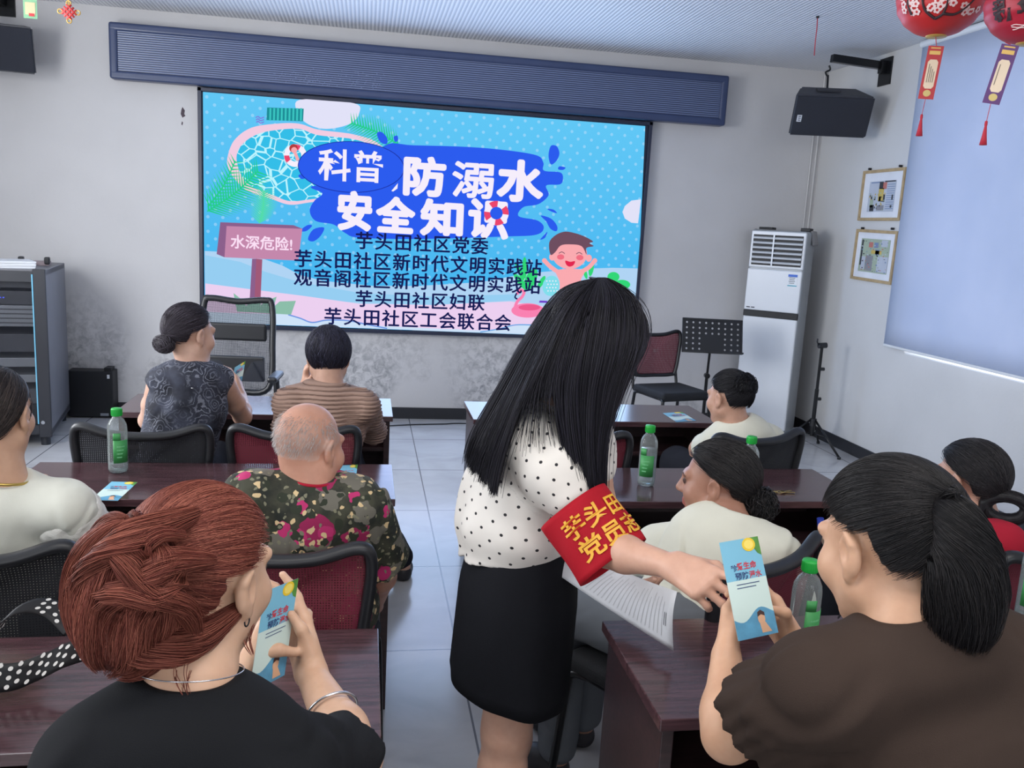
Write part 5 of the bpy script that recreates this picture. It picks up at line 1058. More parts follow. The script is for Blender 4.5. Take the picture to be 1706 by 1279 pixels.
ph = mth(N, L, 'ADD', mth(N, L, 'MULTIPLY', sp.outputs[2], 62), mth(N, L, 'MULTIPLY', noise(N, L, mapping(N, L, o, (1, 1, .4)), 7, 3), 1.6)); s_ = mth(N, L, 'FRACT', ph)
L.new(ramp(N, L, s_, [(0., lin((84, 62, 54))), (.16, lin((150, 122, 108))), (.6, lin((172, 142, 126))), (.9, lin((150, 122, 108))), (1., lin((84, 62, 54)))]), b.inputs['Base Color']); M_stripe = m
m, N, L, b, tc = blank('floral', .85); o = tc.outputs['Object']; c = ramp(N, L, noise(N, L, o, 22, 5), [(.35, lin((28, 32, 26))), (.6, lin((62, 62, 48)))])
def flower(scale, thr, col, seed, inner=None):
    global c
    mp = mapping(N, L, o, (1, 1, 1), (seed*3.1, seed*1.7, seed)); nz = N.new('ShaderNodeTexNoise'); nz.inputs['Scale'].default_value = 34; L.new(mp, nz.inputs['Vector'])
    ad = N.new('ShaderNodeVectorMath'); ad.operation = 'MULTIPLY_ADD'; ad.inputs[1].default_value = (.028, .028, .028); L.new(nz.outputs['Color'], ad.inputs[0]); L.new(mp, ad.inputs[2])
    v_ = N.new('ShaderNodeTexVoronoi'); v_.inputs['Scale'].default_value = scale; L.new(ad.outputs[0], v_.inputs['Vector']); sp_ = N.new('ShaderNodeSeparateColor'); L.new(v_.outputs['Color'], sp_.inputs[0])
    k_ = mth(N, L, 'MULTIPLY', mth(N, L, 'LESS_THAN', v_.outputs['Distance'], thr), mth(N, L, 'GREATER_THAN', sp_.outputs[0], inner or .45)); c = mixc(N, L, k_, c, col)
flower(13, .50, lin((104, 100, 90)), 2); flower(11, .48, lin((146, 26, 78)), 1); flower(15, .30, lin((178, 40, 100)), 1.4); flower(44, .36, lin((206, 180, 136)), 3, .72); flower(30, .40, lin((40, 46, 32)), 4); flower(60, .3, lin((120, 118, 96)), 5)
L.new(c, b.inputs['Base Color']); M_floral = m
m, N, L, b, tc = blank('polka', .75); uvn = N.new('ShaderNodeUVMap'); uvn.uv_map = 'UVMap'; sm_ = N.new('ShaderNodeVectorMath'); sm_.operation = 'MULTIPLY'; sm_.inputs[1].default_value = (1, 1, 0); L.new(uvn.outputs[0], sm_.inputs[0]); dots = None
for sh in (0., .5):
    f = N.new('ShaderNodeVectorMath'); f.operation = 'FRACTION'; ml = N.new('ShaderNodeVectorMath'); ml.operation = 'MULTIPLY_ADD'; ml.inputs[1].default_value = (22, 22, 0); ml.inputs[2].default_value = (50+sh, 50+sh, .5); L.new(sm_.outputs[0], ml.inputs[0]); L.new(ml.outputs[0], f.inputs[0])
    sb = N.new('ShaderNodeVectorMath'); sb.operation = 'SUBTRACT'; sb.inputs[1].default_value = (.5, .5, .5); L.new(f.outputs[0], sb.inputs[0]); ln = N.new('ShaderNodeVectorMath'); ln.operation = 'LENGTH'; L.new(sb.outputs[0], ln.inputs[0]); k = mth(N, L, 'LESS_THAN', ln.outputs['Value'], .075); dots = k if dots is None else mth(N, L, 'MAXIMUM', dots, k)
L.new(mixc(N, L, dots, ramp(N, L, noise(N, L, tc.outputs['Object'], 8, 3), [(.3, lin((216, 210, 202))), (.7, lin((230, 224, 216)))]), lin((28, 26, 30))), b.inputs['Base Color']); M_polka = m
BLK = (30, 27, 30); BLKHI = (62, 56, 58)

def onto(px, py, y, z=.782): p = at(px, py, y=y); p[2] = max(p[2], z); return p

# ================================================================== front row
# the woman in the paisley top
J1 = make_pose((-.73, 3.40, .588), at(326, 612, y=3.40), Head(at(318, 556, y=3.43), -44, 6), at(268, 632, y=3.38), at(368, 632, y=3.42), at(247, 700, y=3.60), at(404, 694, y=3.66), onto(330, 672, 3.90), onto(402, 660, 3.88), yaw=0, fat=.98,
    hands={'R': dict(D=(-.25, .35, .8), n=(-.9, .2, .2), curl=(.4, .5, .4)), 'L': dict(D=(.8, .5, .1), n=(0, 0, -1))})
p1 = person('woman in sleeveless dark paisley top, dark hair in a low bun, holding a small leaflet', (-.73, 3.40, 0), J1, (206, 166, 146), .006)
wear('paisley_top', top(J1, .012, sleeveless=True, neck=.068, seed=1), .006, M_paisley, p1); wear('trousers', trousers(J1), .009, M_darkp, p1); shoes(J1, p1, M_shoe)
MB().lathe([(.001, .0), (.005, .001), (.005, .003), (.001, .004)], M_silver, J1.N-J1.bu*.06-J1.bf*.10-np.array(p1.location), 10).build('button', p1)
H = Hair((44, 38, 44), hi=(84, 78, 88)); h = J1.head; cap_hair(H, h, (0, -.85, -.35), n=1800, strand=.0007, R=(.084, .104, .098)); bun(H, h.w(0, -.118, -.045), .042, h.R, 220, squash=(1.15, .8, .8)); H.build('hair', p1, M_hair)
leaflet('small leaflet held upright by the woman in the paisley top', at(391, 612, y=3.92), at(409, 601, y=3.95), at(385, 645, y=3.89))

# the woman in the striped brown top
J2 = make_pose((-.19, 3.40, .588), at(548, 648, y=3.42), Head(at(547, 594, y=3.48), 3, 14), at(482, 672, y=3.38), at(608, 676, y=3.38), at(476, 712, y=3.72), at(622, 718, y=3.66), at(509, 642, y=3.66), onto(596, 700, 3.88), fat=1.12,
    hands={'L': dict(D=(.1, -.2, .95), n=(.9, -.1, 0), curl=(.5, .6, .5)), 'R': dict(D=(-.8, .4, 0), n=(0, 0, -1))}, foot={'R': (.20, 3.80, .085)})
p2 = person('woman in long-sleeved brown striped top with short black hair, chin on her hand', (-.19, 3.40, 0), J2, (206, 164, 142), .006)
S_ = top(J2, .016, slr=.062, slr2=.060, forearm=.82, neck=.082, seed=2, hem=-.06)
_d = S_.disp; S_.disp = lambda P: _d(P)-.0035*np.sin(P[:, 2]*62*2*PI+1.6*2*PI*0+vnoise(P*np.array([1, 1, .4]), 7, 9)*6)
wear('striped_top', S_, .005, M_stripe, p2); wear('trousers', trousers(J2), .009, M_darkp, p2); shoes(J2, p2, M_shoe)
H = Hair((34, 32, 42), hi=(70, 70, 92)); cap_hair(H, J2.head, (0, -.25, .97), n=2000, strand=.0008, R=(.093, .110, .104), nape=-.86, fore=.55, spread=.9, lift=1.015, over=True); H.build('hair', p2, M_hair)

# the woman in white T-shirt of the front row
J7 = make_pose((1.66, 3.42, .588), at(1228, 716, y=3.40), Head(at(1213, 662, y=3.42), 27, 6), at(1190, 742, y=3.44), at(1282, 734, y=3.40), (1.49, 3.58, .70), at(1296, 790, y=3.50), (1.55, 3.74, .64), (1.72, 3.74, .64), yaw=10, fat=1.0)
p7 = person('woman in white T-shirt at the front row, black hair pinned up, beside the music stand', (1.66, 3.42, 0), J7, (206, 162, 140), .006)
wear('white_tshirt', top(J7, .016, slr=.066, slr2=.070, sleeve=.7, neck=.070, seed=3), .006, M_wtee2, p7); wear('trousers', trousers(J7), .009, M_darkp, p7); shoes(J7, p7, M_shoe)
H = Hair((26, 25, 30)); h = J7.head; cap_hair(H, h, (0, -.80, .35), n=1800, strand=.0008, R=(.088, .108, .102), spread=.5); bun(H, h.w(0, -.085, .055), .055, h.R, 260, squash=(1.1, .9, 1.0), curly=.8); H.build('hair', p7, M_hair)

# ================================================================== second row
# the woman at the picture edge in the lace-sleeved blouse
J3 = make_pose((-.93, 2.27, .588), at(2, 812, y=2.16), Head(at(-8, 690, y=2.20), -8, 2), at(-112, 850, y=2.14), at(108, 846, y=2.16), at(-130, 950, y=2.40), at(146, 935, y=2.32), onto(-30, 840, 2.72), onto(70, 840, 2.70), fat=1.06)
p3 = person('woman in white lace-sleeved blouse with yellow necklace, cut by the picture edge', (-.93, 2.27, 0), J3, (204, 164, 138), .006)
S_ = top(J3, .018, slr=.068, slr2=.080, sleeve=.78, neck=.078, seed=4, amp=.004, f=9)
wear('white_blouse', S_, .006, M_wtee, p3)
A = Solid(); e0, e1 = J3.sh['R'], J3.sh['R']+(J3.el['R']-J3.sh['R'])*.85; A.rc(e0+(e1-e0)*.15, e1, .080, .094, .02); A.cut(e1, e1-e0); A.disp = lambda P: -.006*(vnoise(P, 55, 3)-.4)-.008*np.abs(vnoise(P, 16, 5)-.5); wear('lace_sleeve', A, .004, M_lace, p3)
wear('trousers', trousers(J3), .010, M_darkp, p3); shoes(J3, p3, M_shoe)
nk = np.array([J3.N+J3.bu*.028+J3.br*.066*math.cos(a)+J3.bf*(.066*math.sin(a)+.012)-J3.bu*.02*math.sin(a) for a in np.linspace(0, 2*PI, 40)]); MB().tube(nk, .0035, M_gold2, 8).build('necklace', p3, world=True)
H = Hair((38, 33, 34), hi=(80, 70, 66)); cap_hair(H, J3.head, (0, -.62, -.75), n=2000, strand=.0007, R=(.085, .104, .10), nape=-.80); H.build('hair', p3, M_hair)

# the elderly woman
J4 = make_pose((-.16, 2.26, .588), at(520, 812, y=2.16), Head(at(516, 742, y=2.20), -38, 10, sc=.96), at(420, 832, y=2.14), at(598, 842, y=2.16), at(408, 935, y=2.30), at(640, 938, y=2.26), at(480, 960, y=2.55), at(622, 1010, y=2.52), fat=1.22,
    hands={'R': dict(D=(-.3, .8, -.3), n=(0, 0, -1))})
def bald(V, col):
    q = J4.head.loc(V); m_ = (q[:, 2] > -.03)&(q[:, 1] < .06)&(q[:, 2] > zmin(q[:, 1]/.1)*.085); n_ = vnoise(V, 60, 1)*.6+vnoise(V, 160, 2)*.4; side = np.clip((.075-q[:, 2])/.06, 0, 1); col[m_] = col[m_]*(1-(.55*n_*side)[m_, None])+np.array(lin((196, 190, 186)))*(.55*n_*side)[m_, None]
p4 = person('elderly woman with nearly bald head in dark floral blouse, small gold hoop earring', (-.16, 2.26, 0), J4, (196, 146, 124), .005, paint=bald)
wear('floral_blouse', top(J4, .018, slr=.072, slr2=.082, sleeve=.92, neck=.074, seed=5, amp=.005), .005, M_floral, p4); wear('floral_trousers', trousers(J4, .018, to=.9), .008, M_floral, p4); shoes(J4, p4, M_shoe)
h = J4.head; MB().tube([h.w(.078, .001+.008*math.sin(a), -.052+.010*math.cos(a)) for a in np.linspace(0, 2*PI, 20)], .0014, M_gold2, 6).build('earring', p4, world=True)
nk = np.array([J4.N+J4.bu*.022+J4.br*.064*math.cos(a)+J4.bf*(.064*math.sin(a)+.014)-J4.bu*.015*math.sin(a) for a in np.linspace(0, 2*PI, 40)]); MB().tube(nk, .004, M_redtee, 8).build('neck_cord', p4, world=True)
H = Hair((188, 182, 180), .2); D = RNG.normal(size=(5200, 3)); D /= np.linalg.norm(D, axis=1)[:, None]; D = D[(D[:, 2] > zmin(D[:, 1], -.62, .5))&(D[:, 2] < .72-.3*RNG.uniform(0, 1, len(D)))&(D[:, 1] < .35)][:1100]
tt = np.linspace(0, 1, 6)[None, :, None]; dn = np.array([0, -.35, -.9]); dr = dn-D*(D@dn)[:, None]; Q = (D[:, None]*(1.0+.09*tt*RNG.uniform(.3, 1.3, (len(D), 1, 1)))+dr[:, None]*tt*.11)*np.array([.074, .093, .084])+np.array([0, -.018, .03]); H.strands(h.c+(Q*h.k)@h.R.T, .00045); H.build('hair', p4, M_hair)

# the woman in grey trousers with the low curly bun
J8 = make_pose((.90, 2.08, .588), at(1215, 878, y=2.12), Head(at(1192, 802, y=2.22), 56, 4, sc=.98), at(1098, 915, y=2.26), at(1290, 925, y=2.04), (.80, 2.43, .58), at(1318, 1010, y=2.12), (.74, 2.46, .64), (.98, 2.34, .62), yaw=50, fat=1.12, knees={'L': (.60, 2.30, .55), 'R': (.72, 2.46, .55)})
p8 = person('woman in white T-shirt and grey trousers, face in profile, low curly black bun', (.90, 2.08, 0), J8, (176, 130, 110), .005)
wear('white_tshirt', top(J8, .018, slr=.072, slr2=.080, sleeve=.85, neck=.076, seed=6, amp=.006, f=7), .006, M_wtee2, p8); wear('grey_trousers', trousers(J8), .008, M_greyp, p8); shoes(J8, p8, M_shoe)
H = Hair((26, 25, 28), hi=(60, 56, 56)); h = J8.head; cap_hair(H, h, (0, -.82, -.55), n=2600, strand=.0007, R=(.087, .110, .100), fore=.62); bun(H, h.w(0, -.128, -.055), .052, h.R, 320, squash=(1, .85, .9), curly=1.); H.build('hair', p8, M_hair)

# the woman in the red shirt
J9 = make_pose((1.80, 2.22, .588), at(1634, 882, y=2.16), Head(at(1612, 797, y=2.22), 22, 4), at(1580, 925, y=2.24), at(1668, 905, y=2.02), (1.62, 2.40, .68), at(1700, 985, y=2.16), (1.70, 2.52, .64), (1.80, 2.5, .64), yaw=10, fat=.98)
p9 = person('woman in red shirt by the side wall, black hair in a looped bun', (1.80, 2.22, 0), J9, (206, 160, 138), .006)
wear('red_shirt', top(J9, .014, slr=.062, slr2=.066, sleeve=.7, neck=.072, seed=7), .006, M_redtee, p9); wear('trousers', trousers(J9), .010, M_darkp, p9); shoes(J9, p9, M_shoe)
H = Hair((26, 25, 29), hi=(58, 54, 56)); h = J9.head; cap_hair(H, h, (0, -.80, -.50), n=2400, strand=.0007, R=(.090, .110, .102), fore=.50, nape=-.70)
c_ = h.w(.0, -.125, -.065); lp = [c_+(h.r*.3+h.f*-.6)*0+h.f*(-.045*math.cos(a))*1.0+h.u*(.034*math.sin(a))+h.r*(.03*math.cos(a)) for a in np.linspace(0, 2*PI, 14)]
S_ = Solid(); S_.chain(lp, [.016]*14, .008); H.solid(S_, .004); H.bundle(lp, [.018]*4, 90, .0011, 26, .8); H.build('hair', p9, M_hair)

# ================================================================== nearest row
# the red-haired woman
J5 = make_pose((-.22, .95, .588), at(315, 1163, y=.99), Head(at(340, 957, y=1.09), -31, 8, 0, sc=.94), at(160, 1282, y=.96), at(472, 1284, y=.97), at(140, 1340, y=1.16), at(592, 1262, y=1.15), at(392, 1122, y=1.315), at(517, 1120, y=1.345), fat=1.02,
    hands={'R': dict(D=at(492, 1035, y=1.40)-at(517, 1120, y=1.345), n=(-.70, -.62, .1), curls=((.12, .2, .2), (.25, .35, .3), (.35, .45, .4), (.45, .5, .4)), thumb=((.75, .35, .35), (.9, .0, .35)), sc=.92),
           'L': dict(D=at(430, 1052, y=1.375)-at(392, 1122, y=1.315), n=(.80, .05, -.45), curls=((.35, .6, .5), (.45, .7, .5), (.5, .7, .5), (.6, .7, .5)), thumb=((.55, .45, .8), (.4, -.1, .95)), sc=.92)})
p5 = person('red-haired woman in black T-shirt with silver bangle, reading a leaflet', (-.22, .95, 0), J5, (216, 176, 148), .004)
S_ = top(J5, .014, slr=.064, slr2=.070, sleeve=.80, neck=.080, seed=8, amp=.005, f=7); wear('black_tshirt', S_, .005, M_tblack, p5)
wear('trousers', trousers(J5), .010, M_darkp, p5); shoes(J5, p5, M_shoe)
a_ = J5.el['R']; b_ = J5.wr['R']; ax = nrm(b_-a_); c_ = a_+(b_-a_)*.50; q1 = nrm(np.cross(ax, [0, 0, 1.])); q2 = np.cross(ax, q1)
MB().tube([c_+(q1*math.cos(t)+q2*math.sin(t))*.0405+ax*.008*math.sin(t) for t in np.linspace(0, 2*PI, 40)], .0024, M_silver, 8).build('bangle', p5, world=True)
nk = np.array([J5.N+J5.bu*.030+J5.br*.060*math.cos(a)+J5.bf*(.060*math.sin(a)+.012)-J5.bu*.012*math.sin(a) for a in np.linspace(0, 2*PI, 50)]); MB().tube(nk, .0009, M_silver, 6).build('necklace', p5, world=True)
h = J5.head; MB().tube([h.w(.076, .000+.005*math.sin(a), -.048+.007*math.cos(a)) for a in np.linspace(0, 2*PI, 16)], .0013, M_plast, 6).build('earring', p5, world=True)
H = Hair((104, 50, 42), .34, (166, 100, 82)); cap_hair(H, h, (-.05, -.90, .12), n=7500, R=(.088, .108, .100), vox=.004, strand=.0004, fore=.62, nape=-.60, groove=.006, spread=.28, m_=20, lift=1.03)
def hp(*a): return [at(x, y, y=d) for x, y, d in a]
bc = at(205, 985, y=.975); S_ = Solid(); S_.el(bc, (.060, .052, .080), h.R, .03); S_.el(h.w(-.02, -.105, -.045), (.060, .05, .055), h.R, .03); S_.disp = folds(.006, 30, 4, h.u, .3); H.solid(S_, .0045, .5)
drape(H, bc, (.061, .053, .082), h.R, (.25, -.2, .95), 3200, .0004); drape(H, h.w(-.02, -.105, -.045), (.062, .052, .057), h.R, (.2, .3, .9), 1400, .0004)
for pts, rs, n, fl in ((hp((330, 850, 1.04), (262, 878, .985), (205, 905, .950), (160, 965, .945), (150, 1045, .950), (168, 1095, .96)), [.012, .024, .028, .024, .016, .006], 1100, .6), (hp((350, 930, 1.0), (285, 935, .960), (240, 960, .935), (222, 1020, .930), (235, 1090, .945)), [.012, .024, .028, .024, .010], 1100, .6),
    (hp((250, 905, .97), (275, 940, .945), (262, 990, .930), (205, 985, .925), (190, 1050, .93), (210, 1100, .95)), [.010, .022, .024, .024, .020, .008], 1000, .6), (hp((395, 1010, 1.05), (330, 1060, 1.0), (275, 1082, .96), (215, 1080, .95), (180, 1030, .955)), [.012, .024, .026, .020, .010], 1000, .7),
    (hp((180, 930, .96), (140, 975, .965), (128, 1030, .97), (150, 1080, .97)), [.010, .018, .016, .006], 700, .6), (hp((300, 890, .99), (250, 890, .96), (215, 930, .935), (245, 985, .925), (300, 1005, .94), (325, 1050, .965)), [.010, .018, .022, .022, .018, .008], 900, .6), (hp((165, 990, .97), (128, 1000, .985), (108, 970, 1.0)), [.012, .008, .002], 90, 1.)): H.bundle(pts, rs, n, .0004, 24, 1.2, .18, fl, .3)
H.bundle(hp((415, 1040, 1.07), (410, 1065, 1.05), (420, 1090, 1.03)), [.008, .006, .002], 14, .0005); H.bundle(hp((310, 1095, .985), (302, 1130, .96), (312, 1160, .945)), [.014, .008, .004], 14, .0005); H.build('hair', p5, M_hair2)
leaflet('leaflet held in both hands by the red-haired woman', at(441, 985, y=1.33), at(497, 963, y=1.39), at(415, 1155, y=1.27))

# the woman in brown
J10 = make_pose((.93, .93, .588), at(1525, 1044, y=.99), Head(at(1476, 908, y=1.07), 14, 16, 0, sc=1.0), at(1368, 1145, y=.99), at(1685, 1120, y=.97), at(1214, 1224, y=1.135), at(1610, 1250, y=1.17), at(1210, 1096, y=1.25), at(1324, 1080, y=1.285), yaw=5, fat=1.14,
    hands={'L': dict(D=at(1213, 1020, y=1.325)-at(1210, 1096, y=1.25), n=(.85, -.35, .1), curls=((.35, .5, .4), (.4, .5, .4), (.45, .55, .4), (.5, .55, .4)), thumb=((.85, .2, .3), (.95, -.1, .2)), sc=.90),
           'R': dict(D=at(1286, 1020, y=1.335)-at(1324, 1080, y=1.285), n=(-.9, .12, .2), curls=((.35, .8, .5), (.45, .9, .5), (.5, .9, .5), (.55, .9, .5)), thumb=((.5, .85, .35), (.45, .15, .9)), sc=.92)})
p10 = person('woman in dark brown puff-sleeved blouse with black ponytail, taking a leaflet', (.93, .93, 0), J10, (210, 166, 136), .004)
S_ = top(J10, .018, slr=.078, slr2=.074, sleeve=.60, neck=.080, seed=10, amp=.006, f=8, puff=.066)
_d10 = S_.disp; _cf = {q: (J10.sh[q]+(J10.el[q]-J10.sh[q])*.60, nrm(J10.el[q]-J10.sh[q])) for q in 'LR'}
def gathers(P):
    e = _d10(P)
    for c_, a_ in _cf.values():
        v = P-c_; t = v@a_; u = nrm(np.cross(a_, [.2, 1, .1])); w_ = np.cross(a_, u); th = np.arctan2(v@w_, v@u); e = e-.0032*np.sin(15*th+9*t+1.5*np.sin(3*th))*np.exp(-(t/.075)**2)*np.exp(-((np.linalg.norm(v, axis=1)-.06)/.09)**2)
    return e
S_.disp = gathers; wear('brown_blouse', S_, .005, M_brown, p10)
for q in 'LR':
    ax = nrm(J10.el[q]-J10.sh[q]); c_ = J10.sh[q]+(J10.el[q]-J10.sh[q])*.60; q1 = nrm(np.cross(ax, [.2, 1, .1])); q2 = np.cross(ax, q1)
    MB().tube([c_+(q1*math.cos(t)+q2*math.sin(t))*(.052+.006*math.cos(9*t))+ax*.004*math.sin(7*t) for t in np.linspace(0, 2*PI, 70)], .012, M_brown, 8).build('sleeve_cuff', p10, world=True)
wear('trousers', trousers(J10), .010, M_darkp, p10); shoes(J10, p10, M_shoe)
h = J10.head; H = Hair((20, 19, 22), .3, (46, 42, 42)); cap_hair(H, h, (.12, -.92, .30), n=8000, R=(.088, .110, .102), vox=.004, strand=.0004, fore=.50, nape=-.55, groove=.0035, spread=.12, m_=20)
tl_ = hp((1568, 842, .985), (1592, 858, .955), (1608, 910, .935), (1608, 980, .93), (1600, 1040, .935), (1594, 1080, .945)); S_ = Solid(); S_.chain(tl_, [.014, .022, .031, .034, .028, .010], .02); S_.disp = folds(.004, 40, 6, (0, 0, 1), .15); H.solid(S_, .0045)
H.bundle(tl_, [.014, .030, .042, .047, .040, .022], 5200, .0004, 24, .15, .06, .9, .35); H.bundle(tl_, [.010, .022, .034, .038, .032, .016], 1500, .0004, 24, -.1, .06, .9, .3); H.bundle(hp((1392, 905, 1.13), (1385, 930, 1.13), (1400, 975, 1.12), (1404, 1012, 1.12), (1396, 1030, 1.12)), [.002, .003, .003, .002, .001], 12, .0006)
for i in range(6): H.bundle(hp((1560+3*i, 838+2*i, .98), (1580+2*i, 822-2*i, .95), (1605-2*i, 818+3*i, .94)), [.004, .005, .001], 10, .0006)
H.build('hair', p10, M_hair)
MB().tube([tl_[0]+np.array([.019*math.cos(t), .008*math.sin(t), .019*math.sin(t)]) for t in np.linspace(0, 2*PI, 24)], .006, M_plast, 8).build('hair_tie', p10, world=True)
leaflet('leaflet being handed over, held by the woman in brown', at(1198, 904, y=1.325), at(1262, 893, y=1.34), at(1230, 1068, y=1.225))

# ================================================================== the standing woman
hd = Head(at(985, 566, y=1.90), -88, 34, 0, sc=.97); P_ = np.array([.385, 1.96, .80])
JS = make_pose(P_, at(905, 668, y=1.94), hd, at(962, 690, y=2.08), at(884, 735, y=1.82), at(1010, 860, y=2.02), at(1012, 915, y=1.66), at(985, 950, y=1.86), at(1124, 944, y=1.51), yaw=-100, fat=.98,
    hands={'R': dict(D=at(1176, 972, y=1.44)-at(1124, 944, y=1.51), n=(.15, .85, -.45), curls=((.05, .25, .2), (.55, .8, .5), (.8, .9, .6), (1., .9, .6)), thumb=((.9, .45, .25), (.92, -.25, .35)), sc=.95, spread=.10), 'L': dict(D=(.75, -.6, -.2), n=(0, 0, 1))})
JS.hp = {'L': np.array([.41, 2.04, .78]), 'R': np.array([.375, 1.88, .78])}; JS.kn = {'L': np.array([.40, 2.02, .42]), 'R': np.array([.362, 1.885, .43])}; JS.an = {'L': np.array([.385, 2.02, .085]), 'R': np.array([.345, 1.885, .085])}
ps = person('standing woman with long dark hair, polka-dot blouse and red armband, handing out leaflets', (.385, 1.95, 0), JS, (210, 166, 144), .0045, slim=.022)
shoes(JS, ps, M_shoe)
sk = MB(); rings = []; fx, fy = JS.hf[:2]; zt, zb = 1.0, .50
for i, t in enumerate(np.linspace(0, 1, 16)):
    rx = np.interp(t, [0, .14, .28, .5, 1], [.105, .115, .132, .147, .150]); ry = np.interp(t, [0, .14, .28, .5, 1], [.14, .150, .165, .176, .178]); cx_ = P_[0]+.012*(1-t)-.012*t; cy_ = P_[1]; row = []
    for a in np.linspace(0, 2*PI, 73)[:-1]:
        w_ = 1+.022*t*math.sin(5*a+1)+.012*t*math.sin(9*a); l_ = np.array([fx, fy])*rx*math.cos(a)*w_+np.array([-fy, fx])*ry*math.sin(a)*w_; z = zt+(zb-zt)*t-.035*t*math.cos(a)+.02*t; row.append((cx_+l_[0], cy_+l_[1], z))
    rings.append(row)
R_ = np.array(rings); R_ = np.concatenate([R_, R_[:, :1]], 1); sk.grid(R_, M_skirt_, True, .004); sk.build('skirt', ps, world=True)
S_ = torso(Solid(), JS, .014, .04, .75); S_.el(JS.P+JS.bu*.14-JS.hf*.022, (.148, .176, .10), None, .05); S_.el(JS.P+JS.bu*.22-JS.hf*.045, (.110, .14, .09), None, .05); S_.cut(JS.P+np.array([0, 0, .075]), (.14, .0, -1)); e_ = JS.sh['R']+(JS.el['R']-JS.sh['R'])*.66; ax = nrm(JS.el['R']-JS.sh['R'])
for q in 'LR':
    sh_ = JS.sh[q]; en = sh_+(JS.el[q]-sh_)*.52; S_.chain([sh_, sh_*.45+en*.55, en], [.058, .068, .056], .045)
S_.el(JS.N+JS.bu*.055+JS.bf*.02, (.07, .072, .065), JS.B, .012, '-'); S_.disp = folds(.007, 8, 11); V, F = S_.mesh(.0045)
def cyl_uv(V, a, b, r):
    ax_ = nrm(b-a); u_ = nrm(np.cross(ax_, [.1, .9, .3])); v_ = np.cross(ax_, u_); d = V-a; t = d@ax_; return np.stack([np.arctan2(d@v_, d@u_)*r, t], 1), np.linalg.norm(d-np.outer(t, ax_), axis=1)
uvT, dT = cyl_uv(V, JS.P, JS.N, .14); uv = uvT.copy()
for q in 'RL':
    u_, d_ = cyl_uv(V, JS.sh[q]-nrm(JS.el[q]-JS.sh[q])*.02, JS.el[q], .07); k_ = (d_ < .098)&(u_[:, 1] > -.045); uv[k_] = u_[k_]
arr_mesh('polka_dot_blouse', V, F, M_polka, ps, uv=uv)
# armband
a0_ = JS.sh['R']+(JS.el['R']-JS.sh['R'])*.60; ax = nrm(JS.el['R']-JS.sh['R']); mid = a0_+ax*.07; out_ = CO-mid; out_ = nrm(out_-ax*(out_@ax)); tx = np.cross(-ax, out_); ab = MB(); BL = .145
def bandp(th, s, k=0.):
    U, O_ = .084*(1+.03*math.sin(3*th+s*30)), .058; sag = -.012-.05*s; c_ = a0_+ax*(s+.012*math.sin(th)*0)+tx*(sag*.35); return c_+tx*(math.sin(th)*(U+k))+out_*(math.cos(th)*(O_+k)+.0025*math.sin(4*th+60*s))
ab.grid(np.array([[bandp(th, s) for th in np.linspace(-PI, PI, 61)] for s in np.linspace(0, BL, 14)]), M_band, True, .0025)
def bandtext(s_, th0, sc_, row):
    V_, F_ = text_geo(s_, .022); lo, hi = V_.min(0), V_.max(0); V2 = (V_-np.array([lo[0], (lo[1]+hi[1])/2]))*sc_; ab.add([bandp(th0+p_[0]/.072, row-p_[1], .0028) for p_ in V2], F_, M_bandy)
bandtext('\u828b\u5934\u7530', -.62, .048, .048); bandtext('\u515a\u5458\u5fd7', -.52, .048, .100); ab.build('red_armband', ps, world=True)
# long hair, combed down from the crown in two falls
H = Hair((24, 23, 29), .3, (48, 46, 58)); h = hd; cap_hair(H, h, (0, -.55, .83), n=500, R=(.078, .099, .094), vox=.0045, fore=.45, nape=-.75, spread=.6)
G = [np.array(catmull(hp(*g), 8)) for g in (
    ((1005, 466, 1.93), (940, 490, 1.96), (885, 560, 1.96), (832, 650, 1.93), (790, 722, 1.90), (774, 772, 1.90)), ((1000, 463, 1.90), (945, 500, 1.90), (895, 585, 1.87), (848, 675, 1.84), (812, 755, 1.815), (800, 800, 1.81)), ((995, 462, 1.88), (952, 508, 1.84), (908, 590, 1.79), (866, 680, 1.765), (838, 765, 1.745), (826, 828, 1.735)),
    ((996, 462, 1.88), (965, 510, 1.82), (935, 590, 1.755), (925, 660, 1.735), (940, 755, 1.72), (966, 838, 1.70)), ((1000, 462, 1.88), (1000, 505, 1.80), (985, 590, 1.735), (975, 670, 1.725), (978, 760, 1.71), (988, 842, 1.70)), ((1008, 462, 1.89), (1040, 500, 1.83), (1045, 570, 1.77), (1020, 650, 1.75), (1000, 745, 1.74), (998, 845, 1.73)), ((1014, 463, 1.90), (1062, 505, 1.88), (1078, 560, 1.85), (1048, 625, 1.82), (1010, 720, 1.79), (1003, 835, 1.77)))]
GG = np.stack([np.stack([np.interp(np.linspace(0, 1, 26), np.linspace(0, 1, len(g)), g[:, q]) for q in range(3)], 1) for g in G])
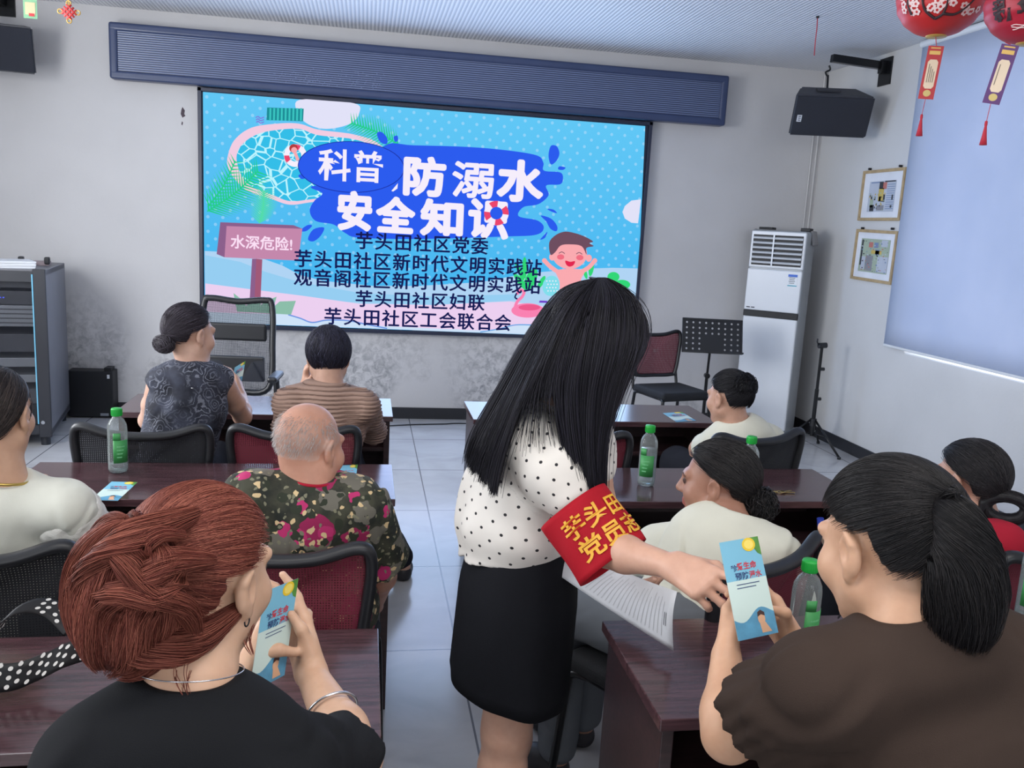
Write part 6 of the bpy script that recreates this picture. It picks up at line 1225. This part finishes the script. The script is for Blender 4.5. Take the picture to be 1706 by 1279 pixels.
def sheet(i0, i1, n, depth=0., tmax=1., jit=.004):
    u = RNG.uniform(i0, i1, n); k_ = np.clip(u.astype(int), 0, len(GG)-2); f_ = (u-k_)[:, None, None]; Q = GG[k_]*(1-f_)+GG[k_+1]*f_; tt = np.linspace(0, 1, 26); away = nrm(np.array([.5, 1.9, 0.])); env = np.minimum(1, tt*4)[None, :, None]
    Q = Q+away*depth*env*RNG.uniform(.3, 1, (n, 1, 1))+RNG.normal(size=(n, 1, 3))*jit*env+(np.sin(tt*7+u[:, None]*9)*.003)[..., None]*env; ends = tmax*RNG.uniform(.90, 1.0, n); out = []
    for i in range(n): s_ = np.linspace(0, ends[i], 26); out.append(np.stack([np.interp(s_, tt, Q[i, :, q]) for q in range(3)], 1))
    H.strands(out, .0008, .0004)
for dp in (0., .015, .03): sheet(0, 2, 800, dp); sheet(3, 6, 1100, dp); sheet(2, 3, 420, dp, .60)
sheet(0, 6, 1400, .02, .5, .002); sheet(5, 6, 60, 0., 1., .010); sheet(0, 1.9, 90, 0., 1., .009); sheet(2, 3, 70, 0., .8, .01)
# the far side of the head, falling behind the shoulder
Gf = [GG[0], GG[0]+np.array([.02, .10, 0]), GG[6]+np.array([-.02, .14, 0]), GG[6]+np.array([0, .02, 0])]; GG = np.stack([g*1. for g in Gf]); GG[:, 0] = G[0][0]; sheet(0, 1, 300, .0, .6); sheet(2, 3, 400, 0.); sheet(1, 2, 500, 0., .5); H.build('long_hair', ps, M_hair)
# printed sheet in her other hand
A_, B_, C_, D_ = at(905, 940, y=1.86), at(1122, 1084, y=1.60), at(1128, 985, y=1.60), at(985, 925, y=1.82)
pg = thing('printed_page', 'white printed page held low by the standing woman', 'page', (A_+B_+C_+D_)/4); uu, vv = np.linspace(0, 1, 18), np.linspace(0, 1, 14); nn = nrm(np.cross(B_-A_, D_-A_))
def pgp(u, v, k=0): return A_*(1-u)*(1-v)+B_*u*(1-v)+C_*u*v+D_*(1-u)*v+nn*(.03*math.sin(PI*v)*u-.02*math.sin(PI*u)+k)
q = MB(); q.grid(np.array([[pgp(u, v) for v in vv] for u in uu]), M_paper, True, .0004)
sg = 1 if nn@(CO-A_) > 0 else -1
for i in range(20):
    u = .30+.032*i; l_ = random.uniform(.55, .8)
    q.grid(np.array([[pgp(a, v, sg*.0012) for v in np.linspace(.12, .12+l_, 8)] for a in (u, u+.005)]), mat('faint_print', (202, 203, 206), .8))

for a0 in (.925, .94): q.grid(np.array([[pgp(a, v, sg*.0012) for v in np.linspace(.3, .52, 6)] for a in (a0, a0+.005)]), mat('print_grey_dark', (110, 112, 118), .8))
q.build('sheet', pg, world=True)
